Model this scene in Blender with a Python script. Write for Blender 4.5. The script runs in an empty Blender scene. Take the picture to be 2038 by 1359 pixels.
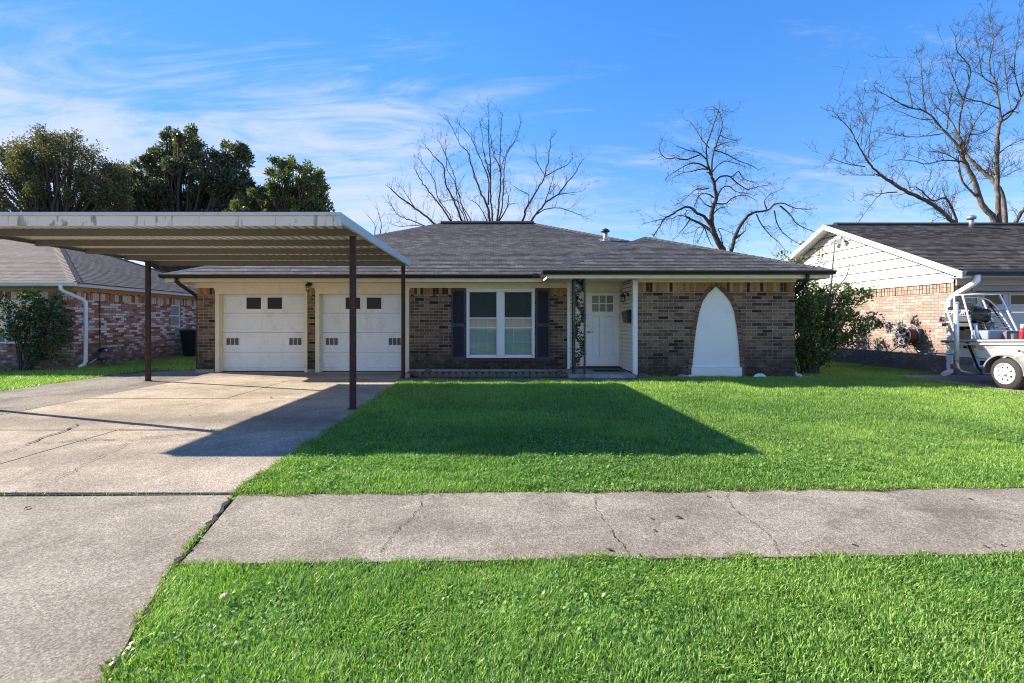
import bpy, bmesh, math, random
import numpy as np
from mathutils import Vector, Matrix, Quaternion
R = math.radians
random.seed(7); rng = np.random.default_rng(11)
S = bpy.context.scene
C = S.collection
WL = {}          # world location of each object's origin

# ------------------------------------------------------------------ helpers
def tag(o, label=None, cat=None, group=None, kind=None):
    if label: o['label'] = label
    if cat: o['category'] = cat
    if group: o['group'] = group
    if kind: o['kind'] = kind
    return o

def link(o, parent=None, loc=(0, 0, 0)):
    C.objects.link(o)
    o.location = loc
    WL[o.name] = Vector(loc)
    if parent is not None:
        o.parent = parent
        o.matrix_parent_inverse = Matrix.Translation(-WL[parent.name])
    return o

def empty(name, loc, label, cat, group=None):
    o = bpy.data.objects.new(name, None)
    o.empty_display_size = .2
    link(o, None, loc)
    return tag(o, label, cat, group)

class MB:
    """collects faces in world coordinates, builds ONE mesh object"""
    def __init__(s): s.v = []; s.f = []; s.uv = {}; s.sm = set()
    def add(s, vs, fs, smooth=False, uvs=None):
        b = len(s.v); s.v += [tuple(p) for p in vs]
        for i, f in enumerate(fs):
            if smooth: s.sm.add(len(s.f))
            if uvs: s.uv[len(s.f)] = uvs[i]
            s.f.append(tuple(b + k for k in f))
        return s
    def box(s, x0, x1, y0, y1, z0, z1):
        v = [(x0, y0, z0), (x1, y0, z0), (x1, y1, z0), (x0, y1, z0), (x0, y0, z1), (x1, y0, z1), (x1, y1, z1), (x0, y1, z1)]
        return s.add(v, [(0, 3, 2, 1), (4, 5, 6, 7), (0, 1, 5, 4), (1, 2, 6, 5), (2, 3, 7, 6), (3, 0, 4, 7)])
    def obox(s, c, size, rot):
        """box of given size rotated by a mathutils rotation about c"""
        hx, hy, hz = size[0] / 2, size[1] / 2, size[2] / 2
        vs = [Vector(c) + rot @ Vector((a * hx, b * hy, d * hz)) for d in (-1, 1) for (a, b) in ((-1, -1), (1, -1), (1, 1), (-1, 1))]
        return s.add(vs, [(0, 3, 2, 1), (4, 5, 6, 7), (0, 1, 5, 4), (1, 2, 6, 5), (2, 3, 7, 6), (3, 0, 4, 7)])
    def quad(s, a, b, c, d, uv=None): return s.add([a, b, c, d], [(0, 1, 2, 3)], uvs=[uv] if uv else None)
    def tri(s, a, b, c, uv=None): return s.add([a, b, c], [(0, 1, 2)], uvs=[uv] if uv else None)
    def prism(s, poly, lo, hi, axis='z', smooth=False):
        """extrude a 2-D polygon along axis; poly is (x,y) for z, (x,z) for y, (y,z) for x"""
        def P(p, t): return (p[0], p[1], t) if axis == 'z' else (p[0], t, p[1]) if axis == 'y' else (t, p[0], p[1])
        n = len(poly); vs = [P(p, lo) for p in poly] + [P(p, hi) for p in poly]
        fs = [tuple(range(n)), tuple(range(n, 2 * n))] + [(i, (i + 1) % n, n + (i + 1) % n, n + i) for i in range(n)]
        return s.add(vs, fs)
    def tube(s, pts, rad, n=8, smooth=True, caps=True):
        pts = [Vector(p) for p in pts]; m = len(pts)
        if not hasattr(rad, '__len__'): rad = [rad] * m
        b = len(s.v); t0 = (pts[1] - pts[0]).normalized()
        up = Vector((0, 0, 1)) if abs(t0.z) < .9 else Vector((1, 0, 0))
        nx = t0.cross(up).normalized()
        for i, p in enumerate(pts):
            t = (pts[min(i + 1, m - 1)] - pts[max(i - 1, 0)])
            if t.length < 1e-9: t = t0
            t.normalize(); nx = (nx - t * nx.dot(t))
            if nx.length < 1e-6: nx = t.orthogonal()
            nx.normalize(); ny = t.cross(nx)
            for k in range(n):
                a = 2 * math.pi * k / n
                s.v.append(tuple(p + nx * (math.cos(a) * rad[i]) + ny * (math.sin(a) * rad[i])))
        for i in range(m - 1):
            for k in range(n):
                if smooth: s.sm.add(len(s.f))
                s.f.append((b + i * n + k, b + i * n + (k + 1) % n, b + (i + 1) * n + (k + 1) % n, b + (i + 1) * n + k))
        if caps and n > 2:
            s.f.append(tuple(b + k for k in range(n))); s.f.append(tuple(b + (m - 1) * n + k for k in range(n)))
        return s
    def lathe(s, c, axis, prof, n=24, smooth=True, caps=True):
        """prof: (distance along axis, radius)"""
        a = Vector(axis).normalized(); u = a.orthogonal().normalized(); w = a.cross(u); c = Vector(c); b = len(s.v)
        for (d, r) in prof:
            for k in range(n):
                t = 2 * math.pi * k / n
                s.v.append(tuple(c + a * d + u * (math.cos(t) * r) + w * (math.sin(t) * r)))
        for i in range(len(prof) - 1):
            for k in range(n):
                if smooth: s.sm.add(len(s.f))
                s.f.append((b + i * n + k, b + i * n + (k + 1) % n, b + (i + 1) * n + (k + 1) % n, b + (i + 1) * n + k))
        if caps: s.f.append(tuple(b + k for k in range(n))); s.f.append(tuple(b + (len(prof) - 1) * n + k for k in range(n)))
        return s
    def build(s, name, mat, parent=None, bevel=0, normals=True, kind=None, loc=None):
        me = bpy.data.meshes.new(name)
        o0 = Vector(loc) if loc else Vector((0, 0, 0))
        me.from_pydata([tuple(Vector(v) - o0) for v in s.v] if loc else s.v, [], s.f)
        if normals:
            bm = bmesh.new(); bm.from_mesh(me); bmesh.ops.recalc_face_normals(bm, faces=bm.faces); bm.to_mesh(me); bm.free()
        uvl = me.uv_layers.new(name='UVMap').data
        for p in me.polygons:
            if p.index in s.sm: p.use_smooth = True
            n = p.normal; ax, ay, az = abs(n.x), abs(n.y), abs(n.z)
            cu = s.uv.get(p.index)
            for k, li in enumerate(p.loop_indices):
                vi = me.loops[li].vertex_index
                if cu:
                    # match custom uv by original vertex order
                    uvl[li].uv = cu[s.f[p.index].index(vi)]; continue
                q = s.v[vi]
                uvl[li].uv = (q[0], q[2]) if ay >= ax and ay >= az else (q[1], q[2]) if ax >= az else (q[0], q[1])
        me.materials.append(mat)
        o = bpy.data.objects.new(name, me); link(o, parent, loc or (0, 0, 0))
        if bevel:
            m = o.modifiers.new('bevel', 'BEVEL'); m.width = bevel; m.segments = 2; m.limit_method = 'ANGLE'; m.angle_limit = R(40)
        if kind: o['kind'] = kind
        return o

def np_mesh(name, v, f, mat, parent=None, col=None, loc=(0, 0, 0)):
    """numpy mesh: v (N,3), f list of (M,k) arrays"""
    me = bpy.data.meshes.new(name)
    f = f if isinstance(f, list) else [f]
    nl = sum(a.size for a in f); nf = sum(len(a) for a in f)
    me.vertices.add(len(v)); me.vertices.foreach_set('co', np.ascontiguousarray(v, dtype=np.float32).ravel())
    me.loops.add(nl); me.loops.foreach_set('vertex_index', np.concatenate([a.ravel() for a in f]).astype(np.int32))
    st = []; k = 0
    for a in f:
        st.append(k + np.arange(len(a)) * a.shape[1]); k += a.size
    me.polygons.add(nf); me.polygons.foreach_set('loop_start', np.concatenate(st).astype(np.int32))
    me.update(calc_edges=True); me.validate()
    if col is not None:
        at = me.color_attributes.new('tint', 'FLOAT_COLOR', 'POINT')
        at.data.foreach_set('color', np.ascontiguousarray(col, dtype=np.float32).ravel())
    me.materials.append(mat)
    o = bpy.data.objects.new(name, me); link(o, parent, loc)
    return o

def text(name, body, loc, size, rot, mat, parent, ext=.002, italic=0, xs=1):
    cu = bpy.data.curves.new(name, 'FONT'); cu.body = body; cu.size = size; cu.extrude = ext; cu.shear = italic
    cu.align_x = 'CENTER'; cu.align_y = 'CENTER'; cu.space_character = 1.05; cu.offset = size * .015
    cu.materials.append(mat)
    t_ = bpy.data.objects.new('lettering_source', cu); C.objects.link(t_)
    me = bpy.data.meshes.new_from_object(t_.evaluated_get(bpy.context.evaluated_depsgraph_get())); bpy.data.objects.remove(t_)
    if not me.materials: me.materials.append(mat)
    o = bpy.data.objects.new(name, me); link(o, parent, loc); o.rotation_euler = rot; o.scale = (xs, 1, 1)
    return o

# ------------------------------------------------------------------ materials
class N:
    def __init__(s, name):
        s.m = bpy.data.materials.new(name); s.m.use_nodes = True
        s.t = s.m.node_tree; s.b = s.t.nodes['Principled BSDF']; s.out = s.t.nodes['Material Output']
    def n(s, typ, **kw):
        x = s.t.nodes.new(typ)
        for k, v in kw.items():
            if k.startswith('i_'): x.inputs[k[2:].replace('_', ' ')].default_value = v
            else: setattr(x, k, v)
        return x
    def l(s, a, b): s.t.links.new(a, b)
    def co(s, kind='Object'): return s.n('ShaderNodeTexCoord').outputs[kind]
    def noise(s, co, scale, detail=4, rough=.55, stretch=None, dist=0):
        if stretch:
            mp = s.n('ShaderNodeMapping'); mp.inputs['Scale'].default_value = stretch; s.l(co, mp.inputs['Vector']); co = mp.outputs[0]
        x = s.n('ShaderNodeTexNoise'); x.inputs['Scale'].default_value = scale; x.inputs['Detail'].default_value = detail
        x.inputs['Roughness'].default_value = rough; x.inputs['Distortion'].default_value = dist
        s.l(co, x.inputs['Vector']); return x.outputs['Fac']
    def ramp(s, fac, stops, interp='LINEAR'):
        r = s.n('ShaderNodeValToRGB'); e = r.color_ramp; e.interpolation = interp
        while len(e.elements) < len(stops): e.elements.new(.5)
        for i, (p, c) in enumerate(stops):
            e.elements[i].position = p
            e.elements[i].color = (c, c, c, 1) if not hasattr(c, '__len__') else (*c[:3], 1)
        s.l(fac, r.inputs['Fac']); return r.outputs['Color']
    def mix(s, a, b, fac, mode='MIX'):
        x = s.n('ShaderNodeMix'); x.data_type = 'RGBA'; x.blend_type = mode
        for sock, v in ((x.inputs['Factor'], fac), (x.inputs['A'], a), (x.inputs['B'], b)):
            pass
        fa = [q for q in x.inputs if q.name == 'Factor' and q.type == 'VALUE'][0]
        A = [q for q in x.inputs if q.name == 'A' and q.type == 'RGBA'][0]; B = [q for q in x.inputs if q.name == 'B' and q.type == 'RGBA'][0]
        for sock, v in ((fa, fac), (A, a), (B, b)):
            if hasattr(v, 'is_linked'): s.l(v, sock)
            elif sock is fa: sock.default_value = v
            else: sock.default_value = (*v[:3], 1) if hasattr(v, '__len__') else (v, v, v, 1)
        return [q for q in x.outputs if q.type == 'RGBA'][0]
    def math(s, op, a, b=0.0):
        x = s.n('ShaderNodeMath'); x.operation = op
        for i, v in enumerate((a, b)):
            if hasattr(v, 'is_linked'): s.l(v, x.inputs[i])
            else: x.inputs[i].default_value = v
        return x.outputs[0]
    def bump(s, h, strength=.3, dist=.01, prev=None):
        x = s.n('ShaderNodeBump'); x.inputs['Strength'].default_value = strength; x.inputs['Distance'].default_value = dist
        s.l(h, x.inputs['Height'])
        if prev is not None: s.l(prev, x.inputs['Normal'])
        return x.outputs[0]
    def fin(s, col=None, rough=.6, normal=None, metal=0, spec=.5):
        b = s.b
        if col is not None:
            if hasattr(col, 'is_linked'): s.l(col, b.inputs['Base Color'])
            else: b.inputs['Base Color'].default_value = (*col[:3], 1)
        if hasattr(rough, 'is_linked'): s.l(rough, b.inputs['Roughness'])
        else: b.inputs['Roughness'].default_value = rough
        b.inputs['Metallic'].default_value = metal; b.inputs['Specular IOR Level'].default_value = spec
        if normal is not None: s.l(normal, b.inputs['Normal'])
        return s.m

def paint(name, col, rough=.5, var=.12, scale=3, dirt=None, metal=0, bump=.05, bscale=60, spec=.4):
    k = N(name); co = k.co()
    f = k.noise(co, scale, 5, .6)
    c = k.mix([q * (1 - var) for q in col], [min(1, q * (1 + var * .6)) for q in col], f)
    if dirt:
        f2 = k.ramp(k.noise(co, scale * 2.2, 6, .7), [(.52, 0), (.75, 1)])
        c = k.mix(c, dirt, k.math('MULTIPLY', f2, .5))
    nb = k.bump(k.noise(co, bscale, 3), bump, .004) if bump else None
    r = k.math('ADD', k.math('MULTIPLY', k.noise(co, scale * 4, 3), .2), rough - .1)
    return k.fin(c, r, nb, metal, spec)

def brick_mat(name, stops, mortar, bw=.265, rh=.0855, ms=.006, offset=.5, grime=None, swap=False, white=None):
    k = N(name); co = k.co('UV')
    mp = k.n('ShaderNodeMapping'); k.l(co, mp.inputs['Vector'])
    mp.inputs['Location'].default_value = (20.03, 10.0, 0)
    wob = k.noise(co, 7, 2)
    vec = mp.outputs[0]
    b = k.n('ShaderNodeTexBrick'); b.offset = offset; b.squash = 1
    b.inputs['Scale'].default_value = 1; b.inputs['Brick Width'].default_value = bw; b.inputs['Row Height'].default_value = rh
    b.inputs['Mortar Size'].default_value = ms; b.inputs['Mortar Smooth'].default_value = .25; b.inputs['Bias'].default_value = 0
    b.inputs['Color1'].default_value = (0, 0, 0, 1); b.inputs['Color2'].default_value = (1, 1, 1, 1); b.inputs['Mortar'].default_value = (.5, .5, .5, 1)
    k.l(vec, b.inputs['Vector'])
    g = k.n('ShaderNodeSeparateColor'); k.l(b.outputs['Color'], g.inputs[0])
    c = k.ramp(g.outputs[0], stops, 'CONSTANT')
    n1 = k.noise(co, 26, 6, .7); n2 = k.noise(co, 110, 4, .7)
    c = k.mix(c, k.mix(c, k.ramp(n1, [(.3, .25), (.7, 1.75)]), 1, 'MULTIPLY'), .75)
    c = k.mix(c, k.mix(c, k.ramp(n2, [(.3, .5), (.7, 1.5)]), 1, 'MULTIPLY'), .6)
    if white:
        w = k.ramp(k.noise(co, 16, 6, .75), [(.53, 0), (.6, 1)])
        c = k.mix(c, white, k.math('MULTIPLY', w, .42))
    mo = k.mix(mortar, [q * .55 for q in mortar], k.noise(co, 3, 4))
    c = k.mix(c, mo, b.outputs['Fac'])
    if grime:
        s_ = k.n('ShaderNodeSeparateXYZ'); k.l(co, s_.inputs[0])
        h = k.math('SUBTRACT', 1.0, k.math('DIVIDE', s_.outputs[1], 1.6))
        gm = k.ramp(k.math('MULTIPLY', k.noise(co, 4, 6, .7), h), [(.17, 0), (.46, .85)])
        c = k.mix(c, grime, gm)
    hgt = k.math('ADD', k.math('MULTIPLY', k.math('SUBTRACT', 1.0, b.outputs['Fac']), 1.0), k.math('MULTIPLY', n2, .35))
    return k.fin(c, .85, k.bump(hgt, .9, .008), 0, .25)

def shingle_mat(name, stops, tint=None, ms=.0055):
    k = N(name); co = k.co('UV')
    b = k.n('ShaderNodeTexBrick'); b.offset = .37; b.inputs['Scale'].default_value = 1
    b.inputs['Brick Width'].default_value = .23; b.inputs['Row Height'].default_value = .145; b.inputs['Mortar Size'].default_value = ms
    b.inputs['Color1'].default_value = (0, 0, 0, 1); b.inputs['Color2'].default_value = (1, 1, 1, 1); b.inputs['Mortar'].default_value = (0, 0, 0, 1)
    k.l(co, b.inputs['Vector'])
    g = k.n('ShaderNodeSeparateColor'); k.l(b.outputs['Color'], g.inputs[0])
    c = k.ramp(g.outputs[0], stops)
    c = k.mix(c, k.mix(c, k.ramp(k.noise(co, 320, 2, .8), [(.3, .4), (.7, 1.7)]), 1, 'MULTIPLY'), .8)
    c = k.mix(c, k.mix(c, k.ramp(k.noise(co, .7, 5, .65), [(.3, .75), (.7, 1.2)]), 1, 'MULTIPLY'), .45)
    if tint:
        c = k.mix(c, tint, k.math('MULTIPLY', k.ramp(k.noise(co, 1.6, 5), [(.5, 0), (.7, 1)]), .18))
    c = k.mix(c, (.035, .033, .033), b.outputs['Fac'])  # dark tab joints, also painting in the shadow line below each course
    return k.fin(c, .9, k.bump(k.math('ADD', k.noise(co, 300, 2), g.outputs[0]), .5, .006), 0, .3)

def concrete_mat(name, light, dark, stain, speck=1.0, stains=.6, bands=()):
    k = N(name); co = k.co()
    c = k.mix(dark, light, k.ramp(k.noise(co, .7, 7, .66, dist=.6), [(.40, 0), (.58, 1)]))
    c = k.mix(c, stain, k.math('MULTIPLY', k.ramp(k.noise(co, 1.5, 9, .7, dist=.8), [(.5, 0), (.68, 1)]), stains))
    c = k.mix(c, [min(1, q * 1.35) for q in light], k.math('MULTIPLY', k.ramp(k.noise(co, 2.4, 8, .74, dist=1.2), [(.54, 0), (.7, 1)]), .6))
    c = k.mix(c, stain, k.math('MULTIPLY', k.ramp(k.noise(co, 9, 8, .8), [(.55, 0), (.68, 1)]), .45 * speck))
    c = k.mix(c, k.mix(c, k.ramp(k.noise(co, 60, 5, .8), [(.32, .45), (.68, 1.5)]), 1, 'MULTIPLY'), .8 * speck)
    if bands:   # dirt washed along the low joints (band centre and half width in metres)
        sp = k.n('ShaderNodeSeparateXYZ'); k.l(co, sp.inputs[0])
        for (yc, hw, amt) in bands:
            d_ = k.math('DIVIDE', k.math('ABSOLUTE', k.math('SUBTRACT', sp.outputs[1], yc)), hw)
            m_ = k.ramp(k.math('SUBTRACT', k.math('ADD', 1.0, k.math('MULTIPLY', k.math('SUBTRACT', k.noise(co, 1.1, 7, .65), .5), 2.4)), d_), [(.1, 0), (.9, 1)])
            c = k.mix(c, stain, k.math('MULTIPLY', m_, amt))
    v = k.n('ShaderNodeTexVoronoi'); v.inputs['Scale'].default_value = 115; k.l(co, v.inputs['Vector'])
    c = k.mix(c, k.mix(c, k.ramp(v.outputs['Color'], [(.15, .3), (.5, 1.0), (.85, 1.9)]), 1, 'MULTIPLY'), .75 * speck)
    h = k.math('ADD', k.noise(co, 150, 3, .7), k.math('MULTIPLY', k.noise(co, 25, 5, .7), .8))
    return k.fin(c, .9, k.bump(h, .8, .008), 0, .2)

def leaf_mat(name, a, b, rough=.45, trans=.35, spec=.5):
    k = N(name)
    at = k.n('ShaderNodeAttribute'); at.attribute_name = 'tint'
    sp = k.n('ShaderNodeSeparateColor'); k.l(at.outputs['Color'], sp.inputs[0])
    c = k.mix(a, b, sp.outputs[0])
    dry = k.mix(c, (.22, .17, .06), sp.outputs[1])
    k.fin(dry, rough, None, 0, spec)
    tr = k.n('ShaderNodeBsdfTranslucent'); k.l(k.mix(dry, (.85, 1.0, .35), 1, 'MULTIPLY'), tr.inputs['Color'])
    ms = k.n('ShaderNodeMixShader'); ms.inputs[0].default_value = trans
    k.l(k.b.outputs[0], ms.inputs[1]); k.l(tr.outputs[0], ms.inputs[2]); k.l(ms.outputs[0], k.out.inputs['Surface'])
    return k.m

def glass_mat(name, refl=.9, tint=(.9, .95, .95), r=.01):
    k = N(name); k.t.nodes.remove(k.b)
    t = k.n('ShaderNodeBsdfTransparent'); t.inputs[0].default_value = (*tint, 1)
    g = k.n('ShaderNodeBsdfGlossy'); g.inputs['Roughness'].default_value = r; g.inputs['Color'].default_value = (refl, refl, refl, 1)
    fr = k.n('ShaderNodeFresnel'); fr.inputs['IOR'].default_value = 1.5
    nb = k.bump(k.noise(k.co(), 2.5, 2), .02, .05); k.l(nb, g.inputs['Normal'])
    ms = k.n('ShaderNodeMixShader'); k.l(k.math('MULTIPLY', fr.outputs[0], .7), ms.inputs[0]); k.l(t.outputs[0], ms.inputs[1]); k.l(g.outputs[0], ms.inputs[2])
    k.l(ms.outputs[0], k.out.inputs['Surface'])
    return k.m

BR = [(0, (.03, .022, .02)), (.10, (.145, .082, .054)), (.28, (.215, .138, .088)), (.45, (.17, .108, .074)), (.6, (.225, .148, .097)), (.74, (.115, .070, .052)), (.86, (.255, .175, .115)), (.95, (.065, .04, .032))]
M = {}
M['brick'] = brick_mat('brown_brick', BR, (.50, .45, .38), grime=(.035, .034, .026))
M['soldier'] = brick_mat('soldier_brick', [(0, (.04, .03, .024)), (.10, (.28, .16, .085)), (.35, (.36, .225, .12)), (.6, (.31, .16, .085)), (.8, (.42, .28, .155)), (.94, (.06, .042, .034))], (.38, .30, .22), bw=.0855, rh=.27, ms=.005, offset=0)
M['white_brick'] = brick_mat('whitewashed_brick', [(0, (.30, .075, .04)), (.2, (.46, .22, .14)), (.36, (.74, .64, .56)), (.55, (.42, .17, .10)), (.7, (.80, .70, .62)), (.88, (.52, .36, .27))], (.36, .27, .22), bw=.25, rh=.08, ms=.007, white=(.66, .58, .52), grime=(.12, .10, .085))
M['white_soldier'] = brick_mat('whitewashed_soldier', [(0, (.26, .09, .06)), (.2, (.66, .6, .55)), (.55, (.42, .24, .18)), (.75, (.7, .65, .6))], (.3, .24, .2), bw=.085, rh=.3, ms=.006, offset=0, white=(.68, .62, .58))
M['pink_brick'] = brick_mat('pink_brick', [(0, (.36, .24, .185)), (.2, (.31, .245, .21)), (.4, (.39, .30, .25)), (.6, (.29, .23, .20)), (.8, (.42, .36, .315)), (.93, (.34, .18, .13))], (.26, .225, .20), bw=.26, rh=.083, ms=.008, grime=(.13, .11, .10))
M['pink_soldier'] = brick_mat('pink_soldier', [(0, (.33, .21, .155)), (.3, (.37, .28, .23)), (.6, (.31, .19, .14)), (.8, (.39, .32, .28))], (.16, .13, .11), bw=.105, rh=.3, ms=.008, offset=0)
M['shingle'] = shingle_mat('grey_shingles', [(0, (.07, .066, .066)), (.4, (.10, .095, .095)), (.75, (.128, .122, .122)), (1, (.185, .178, .178))], (.11, .115, .08))
M['shingle_purple'] = shingle_mat('purple_grey_shingles', [(0, (.06, .048, .048)), (.5, (.092, .076, .074)), (1, (.13, .11, .105))], ms=.002)
M['shingle_brown'] = shingle_mat('weathered_brown_shingles', [(0, (.035, .028, .025)), (.4, (.075, .061, .053)), (.75, (.10, .084, .074)), (1, (.155, .132, .118))], (.1, .085, .06), ms=.003)
M['cap'] = paint('shingle_cap', (.10, .098, .105), .9, .3, 20, bump=.4, bscale=200)
M['cap_dark'] = paint('ridge_vent_dark', (.018, .017, .018), .8, .2, 10)
M['cream'] = paint('cream_paint', (.78, .69, .52), .55, .08, 2.0, dirt=(.45, .37, .24))
M['siding'] = paint('pale_siding', (.76, .73, .62), .55, .06, 2)
M['white'] = paint('white_paint', (.84, .83, .81), .45, .05, 2, dirt=(.55, .55, .52))
M['door_white'] = paint('garage_door_white', (.81, .84, .88), .45, .06, 1.5, dirt=(.52, .52, .5), bump=.15, bscale=220)
M['stucco'] = paint('white_stucco', (.83, .83, .82), .8, .07, 1.2, dirt=(.66, .66, .63), bump=.35, bscale=150)
M['siding_white'] = paint('gable_white', (.60, .59, .57), .55, .04, 1.5, dirt=(.6, .58, .55))
M['brown_metal'] = paint('dark_brown_metal', (.030, .022, .019), .4, .2, 4)
M['shutter'] = paint('slate_shutter', (.055, .052, .068), .55, .15, 4)
M['vinyl'] = paint('window_vinyl', (.82, .82, .84), .35, .03, 3, bump=0)
M['black'] = paint('black_iron', (.012, .011, .012), .35, .3, 12, spec=.6)
M['glass'] = glass_mat('window_glass')
M['glass_dark'] = paint('dark_glass', (.012, .014, .016), .12, .1, 2, bump=0, spec=.22)
M['screen'] = paint('solar_screen', (.022, .033, .035), .5, .3, 2.5, bump=.2, bscale=300)
M['blind'] = paint('window_blind', (.58, .68, .61), .6, .08, 4, bump=0)
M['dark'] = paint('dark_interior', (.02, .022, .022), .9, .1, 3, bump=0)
M['pane_text'] = (lambda k: k.fin(k.ramp(k.noise(k.co(), 45, 5, .8), [(.35, (.05, .04, .035)), (.5, (.2, .16, .15)), (.68, (.62, .58, .58))]), .15, k.bump(k.noise(k.co(), 60, 3), .6, .01)))(N('textured_pane'))
M['steel'] = paint('galvanised', (.42, .44, .46), .4, .1, 8, metal=.7)
M['chrome'] = paint('nickel', (.5, .48, .45), .25, .05, 8, metal=1, bump=0)
M['vent_grey'] = paint('vent_grey', (.10, .10, .11), .6, .1, 8, bump=0)
M['rust'] = (lambda k: k.fin(k.mix((.030, .011, .010), (.10, .030, .013), k.ramp(k.noise(k.co(), 9, 7, .75, stretch=(3, 3, .8)), [(.48, 0), (.66, 1)])), .65, k.bump(k.noise(k.co(), 60, 4), .2, .004)))(N('rusty_post'))
M['deck'] = paint('carport_tan', (.80, .75, .66), .5, .1, 2, dirt=(.25, .19, .13))
M['beam'] = paint('carport_beam', (.19, .18, .16), .6, .15, 5, dirt=(.12, .10, .08))
M['galv_white'] = paint('carport_side', (.60, .64, .66), .45, .12, 3, dirt=(.33, .36, .36))
M['sidewalk'] = concrete_mat('sidewalk_concrete', (.35, .30, .235), (.235, .20, .152), (.14, .115, .09), .6, .7)
M['apron'] = concrete_mat('drive_apron', (.365, .315, .25), (.26, .22, .17), (.165, .138, .112), .62, .65)
M['drive'] = concrete_mat('drive_concrete', (0.445, 0.372, 0.285), (0.322, 0.268, 0.203), (.19, .155, .125), .65, .5, ((7.15, .75, .75), (13.3, .7, .6), (5.2, .5, .35)))
M['old_drive'] = concrete_mat('old_drive_strip', (.26, .225, .185), (.15, .13, .11), (.085, .072, .06), 1.0, .6)
M['walk'] = concrete_mat('walkway', (.24, .195, .175), (.15, .12, .11), (.08, .07, .06), 1)
M['porch'] = concrete_mat('porch_slab', (.36, .35, .31), (.25, .245, .22), (.14, .14, .12), .9)
M['pad'] = concrete_mat('neighbour_drive', (.34, .26, .235), (.24, .18, .165), (.14, .10, .09), 1)
M['rock'] = paint('stone', (.34, .31, .27), .9, .4, 8, bump=.6, bscale=25)
M['rock_dark'] = paint('dark_stone', (.11, .105, .085), .9, .4, 8, bump=.6, bscale=25)
M['edging'] = paint('mossy_edging', (.20, .155, .11), .9, .4, 12, dirt=(.06, .065, .04), bump=.6, bscale=60)
M['soil'] = paint('soil', (.045, .038, .028), .95, .5, 6, dirt=(.03, .04, .02), bump=1, bscale=40)
M['turf'] = (lambda k: k.fin(k.mix(k.mix((.022, .045, .010), (.06, .10, .022), k.noise(k.co(), 5, 5)), (.075, .068, .03), k.ramp(k.noise(k.co(), .9, 6, .7), [(.5, 0), (.75, .6)])), .95, k.bump(k.noise(k.co(), 70, 4), 1, .03)))(N('turf'))
M['crack'] = paint('crack_dirt', (.022, .020, .015), .95, .5, 20, dirt=(.03, .045, .012))
M['bark_grey'] = (lambda k: k.fin(k.ramp(k.noise(k.co(), 5, 7, .75, stretch=(1, 1, .5)), [(.35, (.045, .037, .031)), (.52, (.12, .103, .09)), (.68, (.25, .225, .20))]), .9, k.bump(k.noise(k.co(), 14, 5), .6, .03)))(N('grey_bark'))
M['bark_dark'] = paint('dark_bark', (.085, .07, .058), .9, .45, 4, bump=.6, bscale=14)
M['bark_mid'] = paint('brown_grey_bark', (.075, .063, .055), .9, .5, 3, bump=.5, bscale=14)
M['twig'] = paint('twig_bark', (.055, .044, .038), .9, .3, 6, bump=0)
M['grass'] = leaf_mat('grass_blades', (.082, .235, .045), (.48, .68, .15), .45, .40, .4)
M['magnolia'] = leaf_mat('magnolia_leaf', (.052, .072, .046), (.165, .185, .105), .45, .34, .3)
M['magnolia_light'] = leaf_mat('magnolia_leaf_yellowish', (.062, .092, .04), (.25, .265, .095), .45, .38, .3)  # lighter, yellower leaf tone than the other magnolia
M['oak'] = leaf_mat('oak_leaf', (.085, .088, .048), (.20, .19, .10), .6, .35, .3)
M['shrub'] = leaf_mat('shrub_leaf', (.025, .055, .018), (.10, .16, .045), .3, .3, .6)
M['privet'] = leaf_mat('privet_leaf', (.05, .095, .035), (.20, .27, .08), .35, .38, .5)
M['yellow_leaf'] = leaf_mat('yellow_leaf', (.12, .17, .03), (.42, .36, .05), .45, .4, .4)
M['deadleaf'] = paint('dead_leaf', (.07, .04, .02), .8, .4, 20)
M['rubber'] = paint('tyre_rubber', (.030, .029, .028), .75, .3, 10, bump=.3, bscale=80)
M['hull'] = paint('boat_white', (.74, .73, .69), .25, .04, 2, bump=0, spec=.5)
M['rail'] = paint('rub_rail', (.34, .33, .30), .35, .2, 6)
M['alu'] = paint('white_tube', (.72, .73, .78), .3, .05, 4, metal=.25, bump=0)
M['cowl'] = paint('engine_black', (.014, .014, .016), .22, .2, 4, bump=0, spec=.6)
M['cowl_grey'] = paint('engine_grey', (.10, .10, .105), .35, .2, 5, bump=0)
M['letter_white'] = paint('white_letter', (.8, .8, .8), .4, .02, 3, bump=0)
M['letter_red'] = paint('red_letter', (.55, .03, .04), .4, .05, 3, bump=0)
M['letter_grey'] = paint('grey_letter', (.42, .40, .40), .4, .05, 3, bump=0)
M['red'] = paint('red_plastic', (.5, .02, .03), .3, .05, 3, bump=0)
M['orange'] = paint('tail_lamp', (.55, .07, .02), .25, .05, 3, bump=0)
M['bin'] = paint('bin_plastic', (.012, .014, .020), .5, .2, 5)
M['hose'] = paint('hose_rubber', (.16, .055, .04), .5, .2, 9, bump=0)
M['garage_blue'] = paint('neighbour_garage', (.50, .54, .58), .5, .05, 2)
M['navy'] = paint('navy_gutter', (.022, .035, .055), .4, .1, 4)
M['mat'] = paint('door_mat', (.045, .038, .03), .95, .4, 40, bump=.8, bscale=200)
M['fruit'] = paint('fruit', (.45, .42, .12), .5, .15, 30)
M['fascia_stain'] = (lambda k: k.fin(k.mix(k.mix((.74, .68, .57), (.82, .77, .67), k.noise(k.co(), 3, 4)), (.10, .125, .045),
      k.math('MULTIPLY', k.ramp(k.noise(k.co(), 9.5, 2, .5, stretch=(1, 1, .10)), [(.555, 0), (.62, .7)]), k.ramp(k.noise(k.co(), 11, 4, .6, stretch=(1, 1, .6)), [(.42, 0), (.52, 1)]))), .5))(N('algae_fascia'))

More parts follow.
